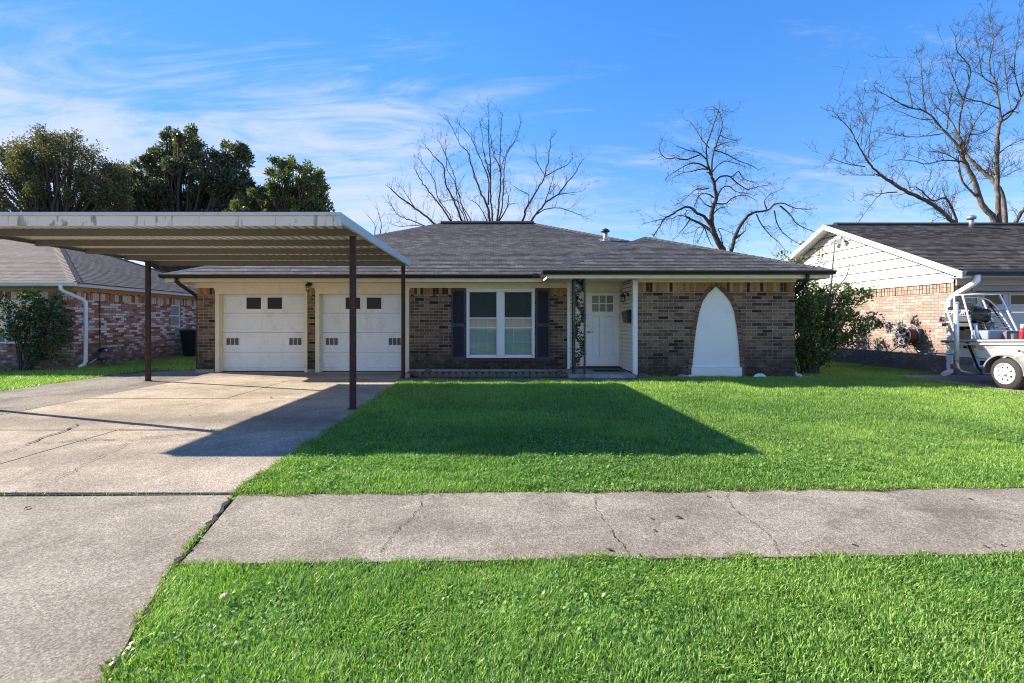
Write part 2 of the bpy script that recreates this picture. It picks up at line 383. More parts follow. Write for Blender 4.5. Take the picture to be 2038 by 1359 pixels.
# ------------------------------------------------------------------ world, sun, camera
SUN = Vector((-5.0, 1.79, 2.93)).normalized()
w = bpy.data.worlds.new('World'); S.world = w; w.use_nodes = True
nt = w.node_tree; nd = nt.nodes; lk = nt.links; bg = nd['Background']
sky = nd.new('ShaderNodeTexSky'); sky.sky_type = 'NISHITA'; sky.sun_disc = False
sky.sun_elevation = math.asin(SUN.z); sky.sun_rotation = math.atan2(SUN.x, SUN.y)
sky.altitude = 0; sky.air_density = 1.25; sky.dust_density = .0; sky.ozone_density = 4.0
hs = nd.new('ShaderNodeHueSaturation'); hs.inputs['Saturation'].default_value = 1.27; hs.inputs['Value'].default_value = 1.0
lk.new(sky.outputs[0], hs.inputs['Color'])
def wmath(op, a, b=0.0):
    x = nd.new('ShaderNodeMath'); x.operation = op
    for i, v in enumerate((a, b)):
        if hasattr(v, 'is_linked'): lk.new(v, x.inputs[i])
        else: x.inputs[i].default_value = v
    return x.outputs[0]
tc = nd.new('ShaderNodeTexCoord'); sx = nd.new('ShaderNodeSeparateXYZ'); lk.new(tc.outputs['Generated'], sx.inputs[0])
zz = wmath('ADD', wmath('MAXIMUM', sx.outputs[2], 0.0), .16)
cx = nd.new('ShaderNodeCombineXYZ'); lk.new(wmath('DIVIDE', sx.outputs[0], zz), cx.inputs[0]); lk.new(wmath('DIVIDE', sx.outputs[1], zz), cx.inputs[1])
CLOUD = (7.3, 2.2, 0)
def wnoise(scale, stretch, rot, detail, rough, dist):
    mp = nd.new('ShaderNodeMapping'); mp.inputs['Location'].default_value = CLOUD; mp.inputs['Scale'].default_value = stretch; mp.inputs['Rotation'].default_value = (0, 0, rot)
    lk.new(cx.outputs[0], mp.inputs['Vector'])
    x = nd.new('ShaderNodeTexNoise'); x.inputs['Scale'].default_value = scale; x.inputs['Detail'].default_value = detail
    x.inputs['Roughness'].default_value = rough; x.inputs['Distortion'].default_value = dist
    lk.new(mp.outputs[0], x.inputs['Vector']); return x.outputs['Fac']
def wramp(f, stops):
    r = nd.new('ShaderNodeValToRGB'); e = r.color_ramp; e.interpolation = 'EASE'
    for i, (p, c) in enumerate(stops):
        el = e.elements[i] if i < 2 else e.elements.new(p)
        el.position = p; el.color = (c, c, c, 1)
    lk.new(f, r.inputs['Fac']); return r.outputs['Color']
wisps = wnoise(1.5, (1, 2.6, 1), R(-22), 10, .66, 1.1)
fine = wnoise(4.2, (1, 3.2, 1), R(-28), 8, .7, .8)
sheet = wnoise(.62, (1, 1.5, 1), R(-10), 4, .5, .3)
# more cirrus towards the west (-X) and towards the horizon
west = wmath('MULTIPLY', sx.outputs[0], -.34)
low = wmath('MULTIPLY', wmath('MAXIMUM', wmath('SUBTRACT', sx.outputs[2], .22), 0.0), -1.9)
tex = wmath('ADD', wmath('ADD', wmath('MULTIPLY', wmath('SUBTRACT', wisps, .5), 1.6), wmath('MULTIPLY', wmath('SUBTRACT', fine, .5), .35)), wmath('MULTIPLY', wmath('SUBTRACT', sheet, .5), 1.1))
cov = wmath('ADD', wmath('ADD', tex, .66), wmath('ADD', west, low))
cl = wramp(cov, [(.25, 0.0), (1.0, .74)])
mixc = nd.new('ShaderNodeMix'); mixc.data_type = 'RGBA'
fa = [q for q in mixc.inputs if q.name == 'Factor' and q.type == 'VALUE'][0]
A = [q for q in mixc.inputs if q.name == 'A' and q.type == 'RGBA'][0]; B = [q for q in mixc.inputs if q.name == 'B' and q.type == 'RGBA'][0]
# thick blue winter air: the sky keeps its colour down to the roofs
hz = nd.new('ShaderNodeValToRGB'); hz.color_ramp.elements[0].position = .03; hz.color_ramp.elements[0].color = (.56, .53, .62, 1)
hz.color_ramp.elements[1].position = .50; hz.color_ramp.elements[1].color = (.66, .66, .80, 1)
e_ = hz.color_ramp.elements.new(.20); e_.color = (.56, .53, .64, 1)
lk.new(sx.outputs[2], hz.inputs['Fac'])
wz = nd.new('ShaderNodeValToRGB'); wz.color_ramp.elements[0].position = .18; wz.color_ramp.elements[0].color = (.80, .70, .76, 1); wz.color_ramp.elements[1].position = .5; wz.color_ramp.elements[1].color = (1, 1, 1, 1)
lk.new(wmath('ADD', wmath('MULTIPLY', sx.outputs[0], .5), .5), wz.inputs['Fac'])
mw = nd.new('ShaderNodeMix'); mw.data_type = 'RGBA'; mw.blend_type = 'MULTIPLY'
[q for q in mw.inputs if q.name == 'Factor' and q.type == 'VALUE'][0].default_value = 1
lk.new(hz.outputs[0], [q for q in mw.inputs if q.name == 'A' and q.type == 'RGBA'][0]); lk.new(wz.outputs[0], [q for q in mw.inputs if q.name == 'B' and q.type == 'RGBA'][0])
mh = nd.new('ShaderNodeMix'); mh.data_type = 'RGBA'; mh.blend_type = 'MULTIPLY'
[q for q in mh.inputs if q.name == 'Factor' and q.type == 'VALUE'][0].default_value = 1
lk.new(hs.outputs[0], [q for q in mh.inputs if q.name == 'A' and q.type == 'RGBA'][0]); lk.new([q for q in mw.outputs if q.type == 'RGBA'][0], [q for q in mh.inputs if q.name == 'B' and q.type == 'RGBA'][0])
lk.new(cl, fa); lk.new([q for q in mh.outputs if q.type == 'RGBA'][0], A); B.default_value = (2.3, 2.42, 2.65, 1)
lk.new([q for q in mixc.outputs if q.type == 'RGBA'][0], bg.inputs['Color'])
bg.inputs['Strength'].default_value = .15
ld = bpy.data.lights.new('sun', 'SUN'); ld.energy = 5.0; ld.angle = R(.5); ld.color = (1.0, .91, .77)
lo = bpy.data.objects.new('sun', ld); C.objects.link(lo); lo.rotation_euler = SUN.to_track_quat('Z', 'Y').to_euler()
cam = bpy.data.cameras.new('camera'); co = bpy.data.objects.new('camera', cam); C.objects.link(co); S.camera = co
co.location = (0, 0, 1.4); co.rotation_euler = (R(90), 0, 0)
cam.sensor_width = 36; cam.lens = 36 * 1000 / 2038; cam.shift_x = 39 / 2038; cam.shift_y = -39.5 / 2038; cam.clip_end = 2000; cam.clip_start = .05
S.view_settings.view_transform = 'Standard'; S.view_settings.look = 'None'; S.view_settings.exposure = 1.27; S.view_settings.gamma = 1
S.cycles.max_bounces = 8; S.cycles.transparent_max_bounces = 16
S.cycles.use_denoising = True; S.cycles.denoiser = 'OPENIMAGEDENOISE'; S.cycles.denoising_input_passes = 'RGB_ALBEDO_NORMAL'; S.cycles.denoising_prefilter = 'NONE'; S.cycles.filter_width = 1.1

# ------------------------------------------------------------------ ground, paving
def yu(x): return 4.11 + .025 * x      # far edge of the pavement
def yl(x): return 2.94 + .026 * x      # near edge
g = MB(); g.quad((-300, -60, -.03), (300, -60, -.03), (300, 500, -.03), (-300, 500, -.03)); g.build('ground', M['turf'], kind='structure')
def slab(mb, poly, z=0.0, t=.14): return mb.prism(poly, z - t, z)
drive_right = lambda y: -2.09 - .013 * (y - 4.06) if y > 4.06 else -2.09 + (4.06 - y) * .215 if y > 2.887 else -1.838 + (2.887 - y) * .36
g_ = .008
# driveway slabs with real open joints
d = MB()
for (x0, x1) in ((-7.4, -4.85),):
    for (y0, y1) in ((4.13, 6.48), (6.52, 9.14), (9.165, 13.98)):
        slab(d, [(x0 + .012, y0), (x1 - g_, y0), (x1 - g_, y1), (x0 + .012, y1)], random.uniform(-.004, .004))
for (y0, y1) in ((4.13, 6.48), (6.52, 9.14), (9.165, 12.0)):
    slab(d, [(-4.85 + g_, y0), (drive_right(y0), y0), (drive_right(y1), y1), (-4.85 + g_, y1)], random.uniform(-.004, .004))
slab(d, [(-4.85 + g_, 12.02), (-2.3, 12.02), (-2.3, 13.98), (-4.85 + g_, 13.98)], .003)
d.build('driveway', M['drive'], kind='structure')
d = MB()
slab(d, [(-9.93, 4.13), (-7.41, 4.13), (-7.41, 13.9), (-8.16, 13.9), (-8.16, 14.45), (-9.1, 14.45), (-9.75, 13.9), (-9.93, 13.2)], -.004)
d.build('driveway_strip', M['old_drive'], kind='structure')
d = MB()
ap = [(-12, -4), (-.2, -4), (-.2, -.6), (-.75, .4), (-1.15, 1.2), (-1.50, 1.947), (-1.68, 2.42), (-1.838, 2.887), (-2.09, 4.055), (-12, 3.86)]
slab(d, ap, 0.0); d.build('driveway_apron', M['apron'], kind='structure')
d = MB()
xs = [-1.99, -.62, .62, 1.99, 9.5, 20]
slab(d, [(-1.80, yl(-1.8)), (20, yl(20)), (20, yu(20)), (-2.05, yu(-2.05))], .004)
d.build('sidewalk', M['sidewalk'], kind='structure')
d = MB(); slab(d, [(-2.27, 11.86), (3.25, 11.86), (3.6, 12.36), (-2.27, 12.36)], .012); d.build('walkway', M['walk'], kind='structure')
d = MB(); d.box(-2.27, 1.88, 12.98, 13.80, -.02, .03); d.build('garden_bed', M['soil'], kind='structure')
d = MB(); slab(d, [(10.45, -4), (18, -4), (18, 13.4), (10.42, 13.05)], .01); d.build('driveway_pad', M['pad'], kind='structure')
d = MB(); d.box(-40, 40, -12, -4.2, -.2, -.02); d.build('road', paint('asphalt', (.05, .05, .05), .9, .3, 2, bump=.5, bscale=120), kind='structure')

def strip(mb, pts, w0, z, jit=.35, sub=6):
    """an irregular crack: a ragged ribbon lying on the concrete"""
    P = []
    for i in range(len(pts) - 1):
        a, b = Vector(pts[i]), Vector(pts[i + 1])
        for k in range(sub):
            t = k / sub; p = a.lerp(b, t); L = (b - a).length
            P.append(p + Vector((random.uniform(-1, 1), random.uniform(-1, 1))) * min(.022, L * .06))
    P.append(Vector(pts[-1]))
    for i in range(len(P) - 1):
        dirn = (P[i + 1] - P[i])
        if dirn.length < 1e-6: continue
        nrm = Vector((-dirn.y, dirn.x)).normalized()
        if i == 0: wa = w0 * .5; pa = nrm
        wb = w0 * random.uniform(1 - jit * 2, 1 + jit) if i < len(P) - 2 else w0 * .2
        wb = max(wb, w0 * .15)
        a0, a1 = P[i] + pa * wa, P[i] - pa * wa; b0, b1 = P[i + 1] + nrm * wb, P[i + 1] - nrm * wb
        mb.quad((*a0, z), (*a1, z), (*b1, z), (*b0, z)); wa, pa = wb, nrm
def gp(x, y, z=0): # photo pixel of a spot on the ground -> ground position
    Y = 1400 / (y - 640); return ((x - 980) * Y / 1000, Y)
ck = MB()
strip(ck, [gp(0, 907), gp(54, 885), gp(123, 880), gp(162, 875), gp(267, 876), gp(340, 868), gp(400, 862)], .007, .009)
strip(ck, [gp(267, 876), gp(186, 917), gp(137, 942), gp(69, 971)], .0035, .009)
strip(ck, [gp(54, 884), gp(83, 873), gp(140, 853), gp(157, 844)], .012, .009)
strip(ck, [gp(360, 925), gp(410, 915), gp(450, 908), gp(500, 905)], .004, .009)
ck.build('driveway_crack', M['crack'], kind='structure')
ck = MB()
strip(ck, [gp(838, 988), gp(837, 1005), gp(825, 1028), gp(795, 1052), gp(770, 1082), gp(757, 1104)], .0022, .009)
strip(ck, [gp(1188, 988), gp(1186, 1008), gp(1205, 1040), gp(1222, 1068), gp(1243, 1090), gp(1252, 1112)], .0028, .009)
strip(ck, [gp(1446, 984), gp(1455, 1005), gp(1472, 1025), gp(1500, 1042), gp(1535, 1072), gp(1550, 1105)], .0018, .009)
strip(ck, [gp(462, 990), gp(428, 1030), gp(395, 1072), gp(365, 1105), gp(345, 1128)], .018, .0085)
ck.build('sidewalk_crack', M['crack'], kind='structure')
ck = MB()
strip(ck, [(-12, 4.02), (-9, 4.0), (-5, 4.07), (-2.1, 4.07)], .013, .0035, sub=16); ck.build('driveway_joint', M['crack'], kind='structure')

# ------------------------------------------------------------------ roof slopes laid in courses
PITCH = .397
def slope(mb, O, e, u, p, Lf, Rf, run, lift=.014, exposure=.145):
    """O eave origin, e unit along the eave, u unit horizontal up-slope, p pitch, Lf/Rf eave-coordinate limits at run r"""
    O, e, u = Vector(O), Vector(e), Vector(u); sl = math.sqrt(1 + p * p); nrm = (Vector((0, 0, 1)) - u * p).normalized()
    n = max(1, int(round(run * sl / exposure))); dr = run / n; off = random.uniform(0, 5)
    def P(t, r, h): return O + e * t + u * r + Vector((0, 0, p * r)) + nrm * h
    for i in range(n):
        r0, r1 = i * dr, (i + 1) * dr
        l0, q0, l1, q1 = Lf(r0), Rf(r0), Lf(r1), Rf(r1)
        if q0 - l0 < .01: continue
        q1 = max(q1, l1)
        v0, v1 = i * .145 + .0745, (i + 1) * .145 + .0705
        mb.quad(P(l0, r0, lift), P(q0, r0, lift), P(q1, r1, 0), P(l1, r1, 0), uv=[(l0 + off, v0), (q0 + off, v0), (q1 + off, v1), (l1 + off, v1)])
        mb.quad(P(l0, r0, 0 if i else -.03), P(q0, r0, 0 if i else -.03), P(q0, r0, lift), P(l0, r0, lift), uv=[(l0 + off, v0), (q0 + off, v0), (q0 + off, v0), (l0 + off, v0)])
def caps(mb, a, b, w=.15, h=.03, step=.2):
    """overlapping cap shingles along a hip or ridge"""
    a, b = Vector(a), Vector(b); L = (b - a).length; d = (b - a) / L; n = int(L / step)
    s = d.cross(Vector((0, 0, 1))).normalized(); dn = s.cross(d); dn = dn if dn.z < 0 else -dn
    for i in range(n):
        p, q = a + d * (i * L / n), a + d * ((i + 1.1) * L / n)
        k0, k1 = -dn * (h + .012), -dn * h
        mb.add([p + k0, p + s * w + dn * .055 + k0 * .6, q + s * w + dn * .055 + k1 * .6, q + k1, p - s * w + dn * .055 + k0 * .6, q - s * w + dn * .055 + k1 * .6],
               [(0, 1, 2, 3), (0, 3, 5, 4)])
        mb.add([p + k0, p + s * w + dn * .055 + k0 * .6, p - s * w + dn * .055 + k0 * .6, p - dn * .0, ], [(0, 1, 3), (0, 3, 2)])
def gutter(mb, a, b, out, h=.10, w=.115, drop=0.0):
    """K-style gutter from a to b (top edge against the fascia), bulging towards 'out'"""
    a, b, out = Vector(a), Vector(b), Vector(out)
    prof = [(0, 0), (0, -h), (w * .62, -h), (w * .72, -h * .72), (w * .95, -h * .36), (w, -h * .30), (w, 0), (w - .006, 0), (w - .006, -h * .26), (w * .58, -h + .006), (.006, -h + .006), (.006, 0)]
    n = len(prof); vs = [a + out * p + Vector((0, 0, q)) for p, q in prof] + [b + out * p + Vector((0, 0, q)) for p, q in prof]
    mb.add(vs, [(i, (i + 1) % n, n + (i + 1) % n, n + i) for i in range(n)])
    for k in (0, n):
        mb.add([vs[k + i] for i in range(7)], [tuple(range(7))])

# ------------------------------------------------------------------ the house
H = empty('brick_house', (0, 13.8, 0), 'low brown brick house with grey hip roof, white arched panel and two white garage doors', 'house')
YW, YP, YD = 13.86, 12.80, 14.02      # main wall, wing wall, entry door planes
ZB = 2.33                             # top of the brickwork
def rect_wall(mb, x0, x1, z0, z1, y, t=.12): mb.box(x0, x1, y, y + t, z0, z1)
wb = MB()
ZS = 2.105
for (x0, x1) in ((-8.14, -7.64), (-5.10, -4.88), (-2.295, -.725), (1.175, 2.065)): rect_wall(wb, x0, x1, .09, ZS, YW)
rect_wall(wb, -.725, 1.175, .09, .39, YW)
wb.box(-8.14, -8.02, YW + .12, 26.1, .09, 2.42)                     # side walls
wb.box(-8.02, 7.71, 26.0, 26.12, .09, 2.42)
wb.box(7.59, 7.71, YP + .12, 26.0, .05, 2.45)
# wing wall with the arched opening: pieces either side of the outline
arch = [(5.065, .0), (5.15, .91), (5.205, 1.30), (5.27, 1.65), (5.36, 1.92), (5.50, 2.12), (5.70, 2.30), (5.90, 2.12), (6.065, 1.92), (6.17, 1.65), (6.225, 1.30), (6.275, .91), (6.34, .0)]
RW = .105
def offset_arch(o):
    out = []; n = len(arch)
    for i, p in enumerate(arch):
        a = Vector(arch[max(i - 1, 0)]); b = Vector(arch[min(i + 1, n - 1)]); t = (b - a).normalized(); q = Vector(p) + Vector((-t.y, t.x)) * o
        if i == 6: q = Vector((5.70, 2.30 + o * 1.35))
        out.append((q.x, q.y))
    return out
outer = offset_arch(RW)
ZW = 2.165
def clipz(pts, z):   # points of the half outline up to height z
    o = [pts[0]]
    for a, b in zip(pts, pts[1:]):
        if b[1] <= z: o.append(b)
        else:
            t = (z - a[1]) / (b[1] - a[1]); o.append((a[0] + (b[0] - a[0]) * t, z)); break
    return o
def arched_side(mb, x_out, half, z0, z1, mat=None):
    for (a, b) in zip(half, half[1:]):
        lo_, hi_ = max(a[1], z0), min(b[1], z1)
        if hi_ <= lo_: continue
        def xa(z): return a[0] + (b[0] - a[0]) * (z - a[1]) / (b[1] - a[1])
        mb.prism([(x_out, lo_), (xa(lo_), lo_), (xa(hi_), hi_), (x_out, hi_)], YP, YP + .12, 'y')
Lh = outer[:7]; Rh = list(reversed(outer[6:]))
Lh = [(Lh[0][0], -.02)] + Lh[1:]; Rh = [(Rh[0][0], -.02)] + Rh[1:]
arched_side(wb, 3.69, Lh, -.02, ZW); arched_side(wb, 7.71, Rh, -.02, ZW)
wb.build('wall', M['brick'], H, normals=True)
for (x0, x1) in ((-8.14, -7.64), (-5.10, -4.88), (-2.295, -.725), (1.175, 2.065)):
    sb = MB(); rect_wall(sb, x0, x1, ZS, ZB, YW); sb.build('soldier_course', M['soldier'], H)
for (xo, hf) in ((3.69, Lh), (7.71, Rh)):
    sb = MB(); arched_side(sb, xo, hf, ZW, 2.40); sb.build('soldier_course', M['soldier'], H)
# voussoirs: single bricks on edge round the arch
vb = MB()
def arc_pts(pts, step):
    P = [Vector(p) for p in pts]; out = []; acc = 0
    for a, b in zip(P, P[1:]):
        L = (b - a).length; k = max(1, int(L / .02))
        for i in range(k): out.append(a.lerp(b, i / k))
    out.append(P[-1]); res = [out[0]]; acc = 0
    for a, b in zip(out, out[1:]):
        acc += (b - a).length
        if acc >= step: res.append(b); acc = 0
    return res
mid = offset_arch(RW / 2); VB = {}
pts = arc_pts(mid, .078)
ring_mats = [paint('ring_brick_a', (.19, .085, .055), .85, .4, 25, bump=.5, bscale=60), paint('ring_brick_b', (.13, .07, .05), .85, .4, 25, bump=.5, bscale=60), paint('ring_brick_c', (.26, .14, .085), .85, .4, 25, bump=.5, bscale=60)]
for i, p in enumerate(pts):
    a = pts[max(i - 1, 0)]; b = pts[min(i + 1, len(pts) - 1)]; t = (b - a).normalized(); ang = math.atan2(t.y, t.x)
    vb.obox((p.x, YP + .045, p.y), (.066, .118, RW), Matrix.Rotation(-ang, 3, 'Y'))
ring = vb.build('arch_ring', ring_mats[0], H, bevel=.004)
for m_ in ring_mats[1:]: ring.data.materials.append(m_)
for i, p in enumerate(ring.data.polygons): p.material_index = (0, 1, 0, 2, 0, 1, 1, 0, 2)[(i // 6 * 7) % 9]
mb = MB()   # mortar bed behind the voussoirs
n = len(arch)
for i in range(n - 1):
    mb.prism([arch[i], arch[i + 1], outer[i + 1], outer[i]], YP + .012, YP + .11, 'y')
mb.build('arch_mortar', paint('mortar', (.33, .30, .26), .9, .2, 20), H)
pb = MB(); inn = [(x, max(z, .24)) for x, z in arch]; pb.prism(inn, YP + .022, YP + .09, 'y')
pb.build('arch_panel', M['stucco'], H)
pb = MB(); pb.box(5.06, 6.345, YP - .045, YP + .10, -.03, .235); pb.build('arch_sill', M['stucco'], H, bevel=.012)
for (xa, xb, ya) in ((-2.28, 2.06, 13.79), (-8.16, -7.66, 13.80), (-5.09, -4.89, 13.85)):
    f = MB(); f.box(xa, xb, ya, 14.0, -.05, .088); f.build('foundation', M['porch'], H, bevel=.01)
f = MB(); f.prism([(1.88, 12.37), (3.55, 12.37), (3.55, 14.2), (2.0, 14.2), (2.0, 13.80), (1.88, 13.78)], -.05, .10); f.build('porch_slab', M['porch'], H, bevel=.012)
# frieze boards under the eaves
f = MB(); f.box(-8.2, 2.07, YW - .03, YW + .11, ZB, 2.478); f.build('frieze_board', M['cream'], H, bevel=.004)
f = MB(); f.box(3.66, 7.73, YP - .03, YP + .11, 2.40, 2.505); f.build('frieze_board', M['cream'], H, bevel=.004)
# soffits, fascias
f = MB()
def soffit(mb, x0, x1, y0, y1, z, step=.11, along='x'):
    """grooved vinyl boards"""
    k = x0
    while k < x1 - .01:
        mb.box(k + .004, min(k + step, x1) - .004, y0, y1, z, z + .012); k += step
    mb.box(x0, x1, y0, y1, z + .010, z + .02)
soffit(f, -8.6, 1.35, 13.33, 13.83, 2.478)
soffit(f, 1.4, 3.56, 12.30, 14.02, 2.478)
soffit(f, 3.70, 8.2, 12.30, 12.77, 2.507)
f.box(-8.62, -8.14, 13.83, 26.6, 2.478, 2.49); f.box(7.71, 8.2, 12.77, 26.6, 2.507, 2.52)
f.build('soffit', M['siding'], H)
f = MB()
f.box(-8.66, 1.33, 13.30, 13.328, 2.455, 2.64); f.box(1.35, 8.22, 12.262, 12.29, 2.455, 2.64); f.box(1.33, 1.352, 12.262, 13.30, 2.455, 2.64)
f.box(-8.68, -8.655, 13.32, 26.6, 2.455, 2.64); f.box(8.215, 8.24, 12.262, 26.6, 2.455, 2.64)
f.build('fascia', M['cream'], H)
gu = MB()
gutter(gu, (-8.78, 13.30, 2.645), (1.24, 13.30, 2.645), (0, -1, 0)); gutter(gu, (1.22, 12.262, 2.645), (8.33, 12.262, 2.645), (0, -1, 0))
gutter(gu, (1.33, 12.20, 2.645), (1.33, 13.22, 2.645), (-1, 0, 0)); gu.box(1.06, 1.25, 13.16, 13.20, 2.57, 2.66)
gutter(gu, (-8.68, 13.25, 2.645), (-8.68, 26.5, 2.645), (-1, 0, 0)); gutter(gu, (8.24, 12.25, 2.645), (8.24, 26.5, 2.645), (1, 0, 0))
gu.build('gutter', M['brown_metal'], H)
dn = MB()
def spout(mb, P, w=.075, d=.055):
    P = [Vector(p) for p in P]
    mb.tube(P, [w * .62] * len(P), 8, smooth=True)
spout(dn, [(-8.33, 13.24, 2.56), (-8.33, 13.24, 2.47), (-8.31, 13.30, 2.41), (-8.20, 13.78, 2.17), (-8.20, 13.95, 2.08), (-8.20, 14.0, 1.95), (-8.20, 14.0, .05)])
dn.build('downspout', M['brown_metal'], H)
dn = MB()
spout(dn, [(7.66, 12.21, 2.55), (7.66, 12.21, 2.44), (7.64, 12.30, 2.36), (7.77, 12.80, 2.17), (7.775, 12.93, 2.12), (7.775, 12.99, 2.0), (7.775, 12.99, .16), (7.775, 12.93, .09)])
spout(dn, [(8.05, 12.9, 2.5), (8.03, 12.9, 2.38), (7.84, 12.96, 2.25), (7.80, 12.99, 2.13)])
dn.build('downspout', M['brown_metal'], H)
dn = MB(); spout(dn, [(7.77, 12.93, .10), (7.77, 12.85, .04), (7.80, 12.70, .02)]); dn.build('downspout_shoe', M['white'], H)
# roof
rf = MB()
slope(rf, (0, 13.28, 2.64), (1, 0, 0), (0, 1, 0), PITCH, lambda r: -8.70 + r, lambda r: 8.30 - r, 6.72)
slope(rf, (0, 26.72, 2.64), (-1, 0, 0), (0, -1, 0), PITCH, lambda r: -8.30 + r, lambda r: 8.70 - r, 6.72)
slope(rf, (-8.70, 0, 2.64), (0, -1, 0), (1, 0, 0), PITCH, lambda r: -26.72 + r, lambda r: -13.28 - r, 6.72)
slope(rf, (8.30, 0, 2.64), (0, 1, 0), (-1, 0, 0), PITCH, lambda r: (12.24 + r) if r < 3.5 else 13.28 + r, lambda r: 26.72 - r, 6.72)
slope(rf, (0, 12.24, 2.64), (1, 0, 0), (0, 1, 0), PITCH, lambda r: 1.30 + r, lambda r: 8.30 - r, 3.5)
slope(rf, (1.30, 0, 2.64), (0, -1, 0), (1, 0, 0), PITCH, lambda r: -(13.36 + r), lambda r: -(12.24 + r), 3.5)
roof = rf.build('roof', M['shingle'], H, normals=False)
zr = 2.64 + PITCH * 6.72; zq = 2.64 + PITCH * 3.5
for (ca, cb_) in (((-8.70, 13.28, 2.64), (-1.98, 20.0, zr)), ((8.30, 13.28, 2.64), (1.58, 20.0, zr)), ((1.30, 12.24, 2.64), (4.80, 15.74, zq)), ((8.30, 12.24, 2.64), (4.80, 15.74, zq)),
                  ((4.8, 15.74, zq), (4.8, 16.85, zq)), ((-8.70, 26.72, 2.64), (-1.98, 20.0, zr)), ((8.30, 26.72, 2.64), (1.58, 20.0, zr))):
    cp = MB(); caps(cp, ca, cb_); cp.build('ridge_cap', M['cap'], H, normals=True)
cp = MB(); cp.prism([(19.83, zr - .045), (20.0, zr + .045), (20.17, zr - .045), (20.17, zr + .01), (20.0, zr + .10), (19.83, zr + .01)], -2.05, 1.65, 'x'); cp.build('ridge_vent', M['cap_dark'], H)
vp = MB(); vx, vy, vz = 3.84, 17.08, 2.64 + PITCH * 3.8
vp.lathe((vx, vy, vz - .1), (0, 0, 1), [(0, .075), (.42, .075)], 16)
vt = vp.build('vent_pipe', M['steel'], H)
vp = MB(); vp.lathe((vx, vy, vz + .30), (0, 0, 1), [(0, .15), (.03, .15), (.09, .09), (.12, .03)], 16); vp.build('vent_cap', M['brown_metal'], vt)
vp = MB(); vp.obox((vx, vy, vz + .02), (.34, .36, .015), Matrix.Rotation(math.atan(PITCH), 3, 'X')); vp.build('flashing', M['steel'], vt)

# garage doors
def garage_door(x0, x1, xt0, xt1):
    """leaf between x0..x1, trim boards from xt0 to x0 and x1 to xt1"""
    zt = 2.165; yl_ = YW + .16
    leaf = MB(); nsec = 4; hz = (zt + .02) / nsec; W = x1 - x0
    for s_ in range(nsec):
        z0, z1 = s_ * hz + (.02 if s_ == 0 else .0), (s_ + 1) * hz
        leaf.box(x0 - .05, x1 + .05, yl_ + .012, yl_ + .05, z0 + .004, z1 - .004)
        for c_ in range(4):
            if s_ == 3 and c_ in (1, 2): continue
            a = x0 + W * c_ / 4 + .07; b = x0 + W * (c_ + 1) / 4 - .07; c0, c1 = z0 + .085, z1 - .085
            # raised panel: a frame of sloping faces
            q = [(a, c0), (b, c0), (b, c1), (a, c1)]; i1 = [(a + .02, c0 + .02), (b - .02, c0 + .02), (b - .02, c1 - .02), (a + .02, c1 - .02)]; i2 = [(a + .05, c0 + .045), (b - .05, c0 + .045), (b - .05, c1 - .045), (a + .05, c1 - .045)]
            yA, yB, yC = yl_ + .0115, yl_ + .002, yl_ + .0085
            for k in range(4):
                m = (k + 1) % 4
                leaf.quad((q[k][0], yA, q[k][1]), (q[m][0], yA, q[m][1]), (i1[m][0], yB, i1[m][1]), (i1[k][0], yB, i1[k][1]))
                leaf.quad((i1[k][0], yB, i1[k][1]), (i1[m][0], yB, i1[m][1]), (i2[m][0], yC, i2[m][1]), (i2[k][0], yC, i2[k][1]))
            leaf.quad(*[(p[0], yC, p[1]) for p in i2])
    lf = leaf.build('garage_door', M['door_white'], H)
    z0 = 3 * hz
    for c_ in (1, 2):
        a = x0 + W * c_ / 4 + .055; b = x0 + W * (c_ + 1) / 4 - .075
        fr = MB()
        for (p, q, r, s_) in ((a, b, z0 + .09, z0 + .115), (a, b, z0 + .435, z0 + .46), (a, a + .025, z0 + .115, z0 + .435), (b - .025, b, z0 + .115, z0 + .435)): fr.box(p, q, yl_ - .006, yl_ + .012, r, s_)
        fr.build('window_frame', M['white'], lf)
        pn = MB(); pn.box(a + .025, b - .025, yl_ + .004, yl_ + .008, z0 + .115, z0 + .435); pn.build('window_pane', M['glass_dark'], lf)
    for a in (x0 + .10, x1 - .50):
        v = MB(); v.box(a, a + .37, yl_ - .01, yl_ + .011, hz + .19, hz + .415); vo = v.build('vent', M['white'], lf, bevel=.003)
        v = MB()
        for k in range(3):
            xa = a + .018 + k * .118
            for j in range(9): v.obox((xa + .05, yl_ - .011, hz + .215 + j * .0215), (.098, .012, .016), Matrix.Rotation(R(30), 3, 'X'))
        v.build('vent_grille', M['vent_grey'], lf)
    st = MB(); st.box(x0 - .04, x1 + .04, yl_ + .005, yl_ + .04, -.004, .018); st.build('door_seal', M['black'], lf)
    tr = MB()
    tr.box(xt0, x0, YW - .025, YW + .09, .0, zt); tr.box(x1, xt1, YW - .025, YW + .09, .0, zt); tr.box(xt0, xt1, YW - .025, YW + .09, zt, ZB)
    tr.box(x0 - .03, x0 + .018, YW + .092, YW + .16, .0, zt - .002); tr.box(x1 - .018, x1 + .03, YW + .092, YW + .16, .0, zt - .002)
    tr.box(xt0 - .02, xt1 + .02, YW - .034, YW - .025, zt + .11, ZB + .02)
    tr.build('door_trim', M['cream'], lf, bevel=.004)
    bk = MB(); bk.box(x0 - .2, x1 + .2, yl_ + .055, yl_ + .07, 0, 2.4); bk.build('door_backing', M['dark'], lf)
garage_door(-7.53, -5.18, -7.64, -5.10); garage_door(-4.765, -2.41, -4.88, -2.295)

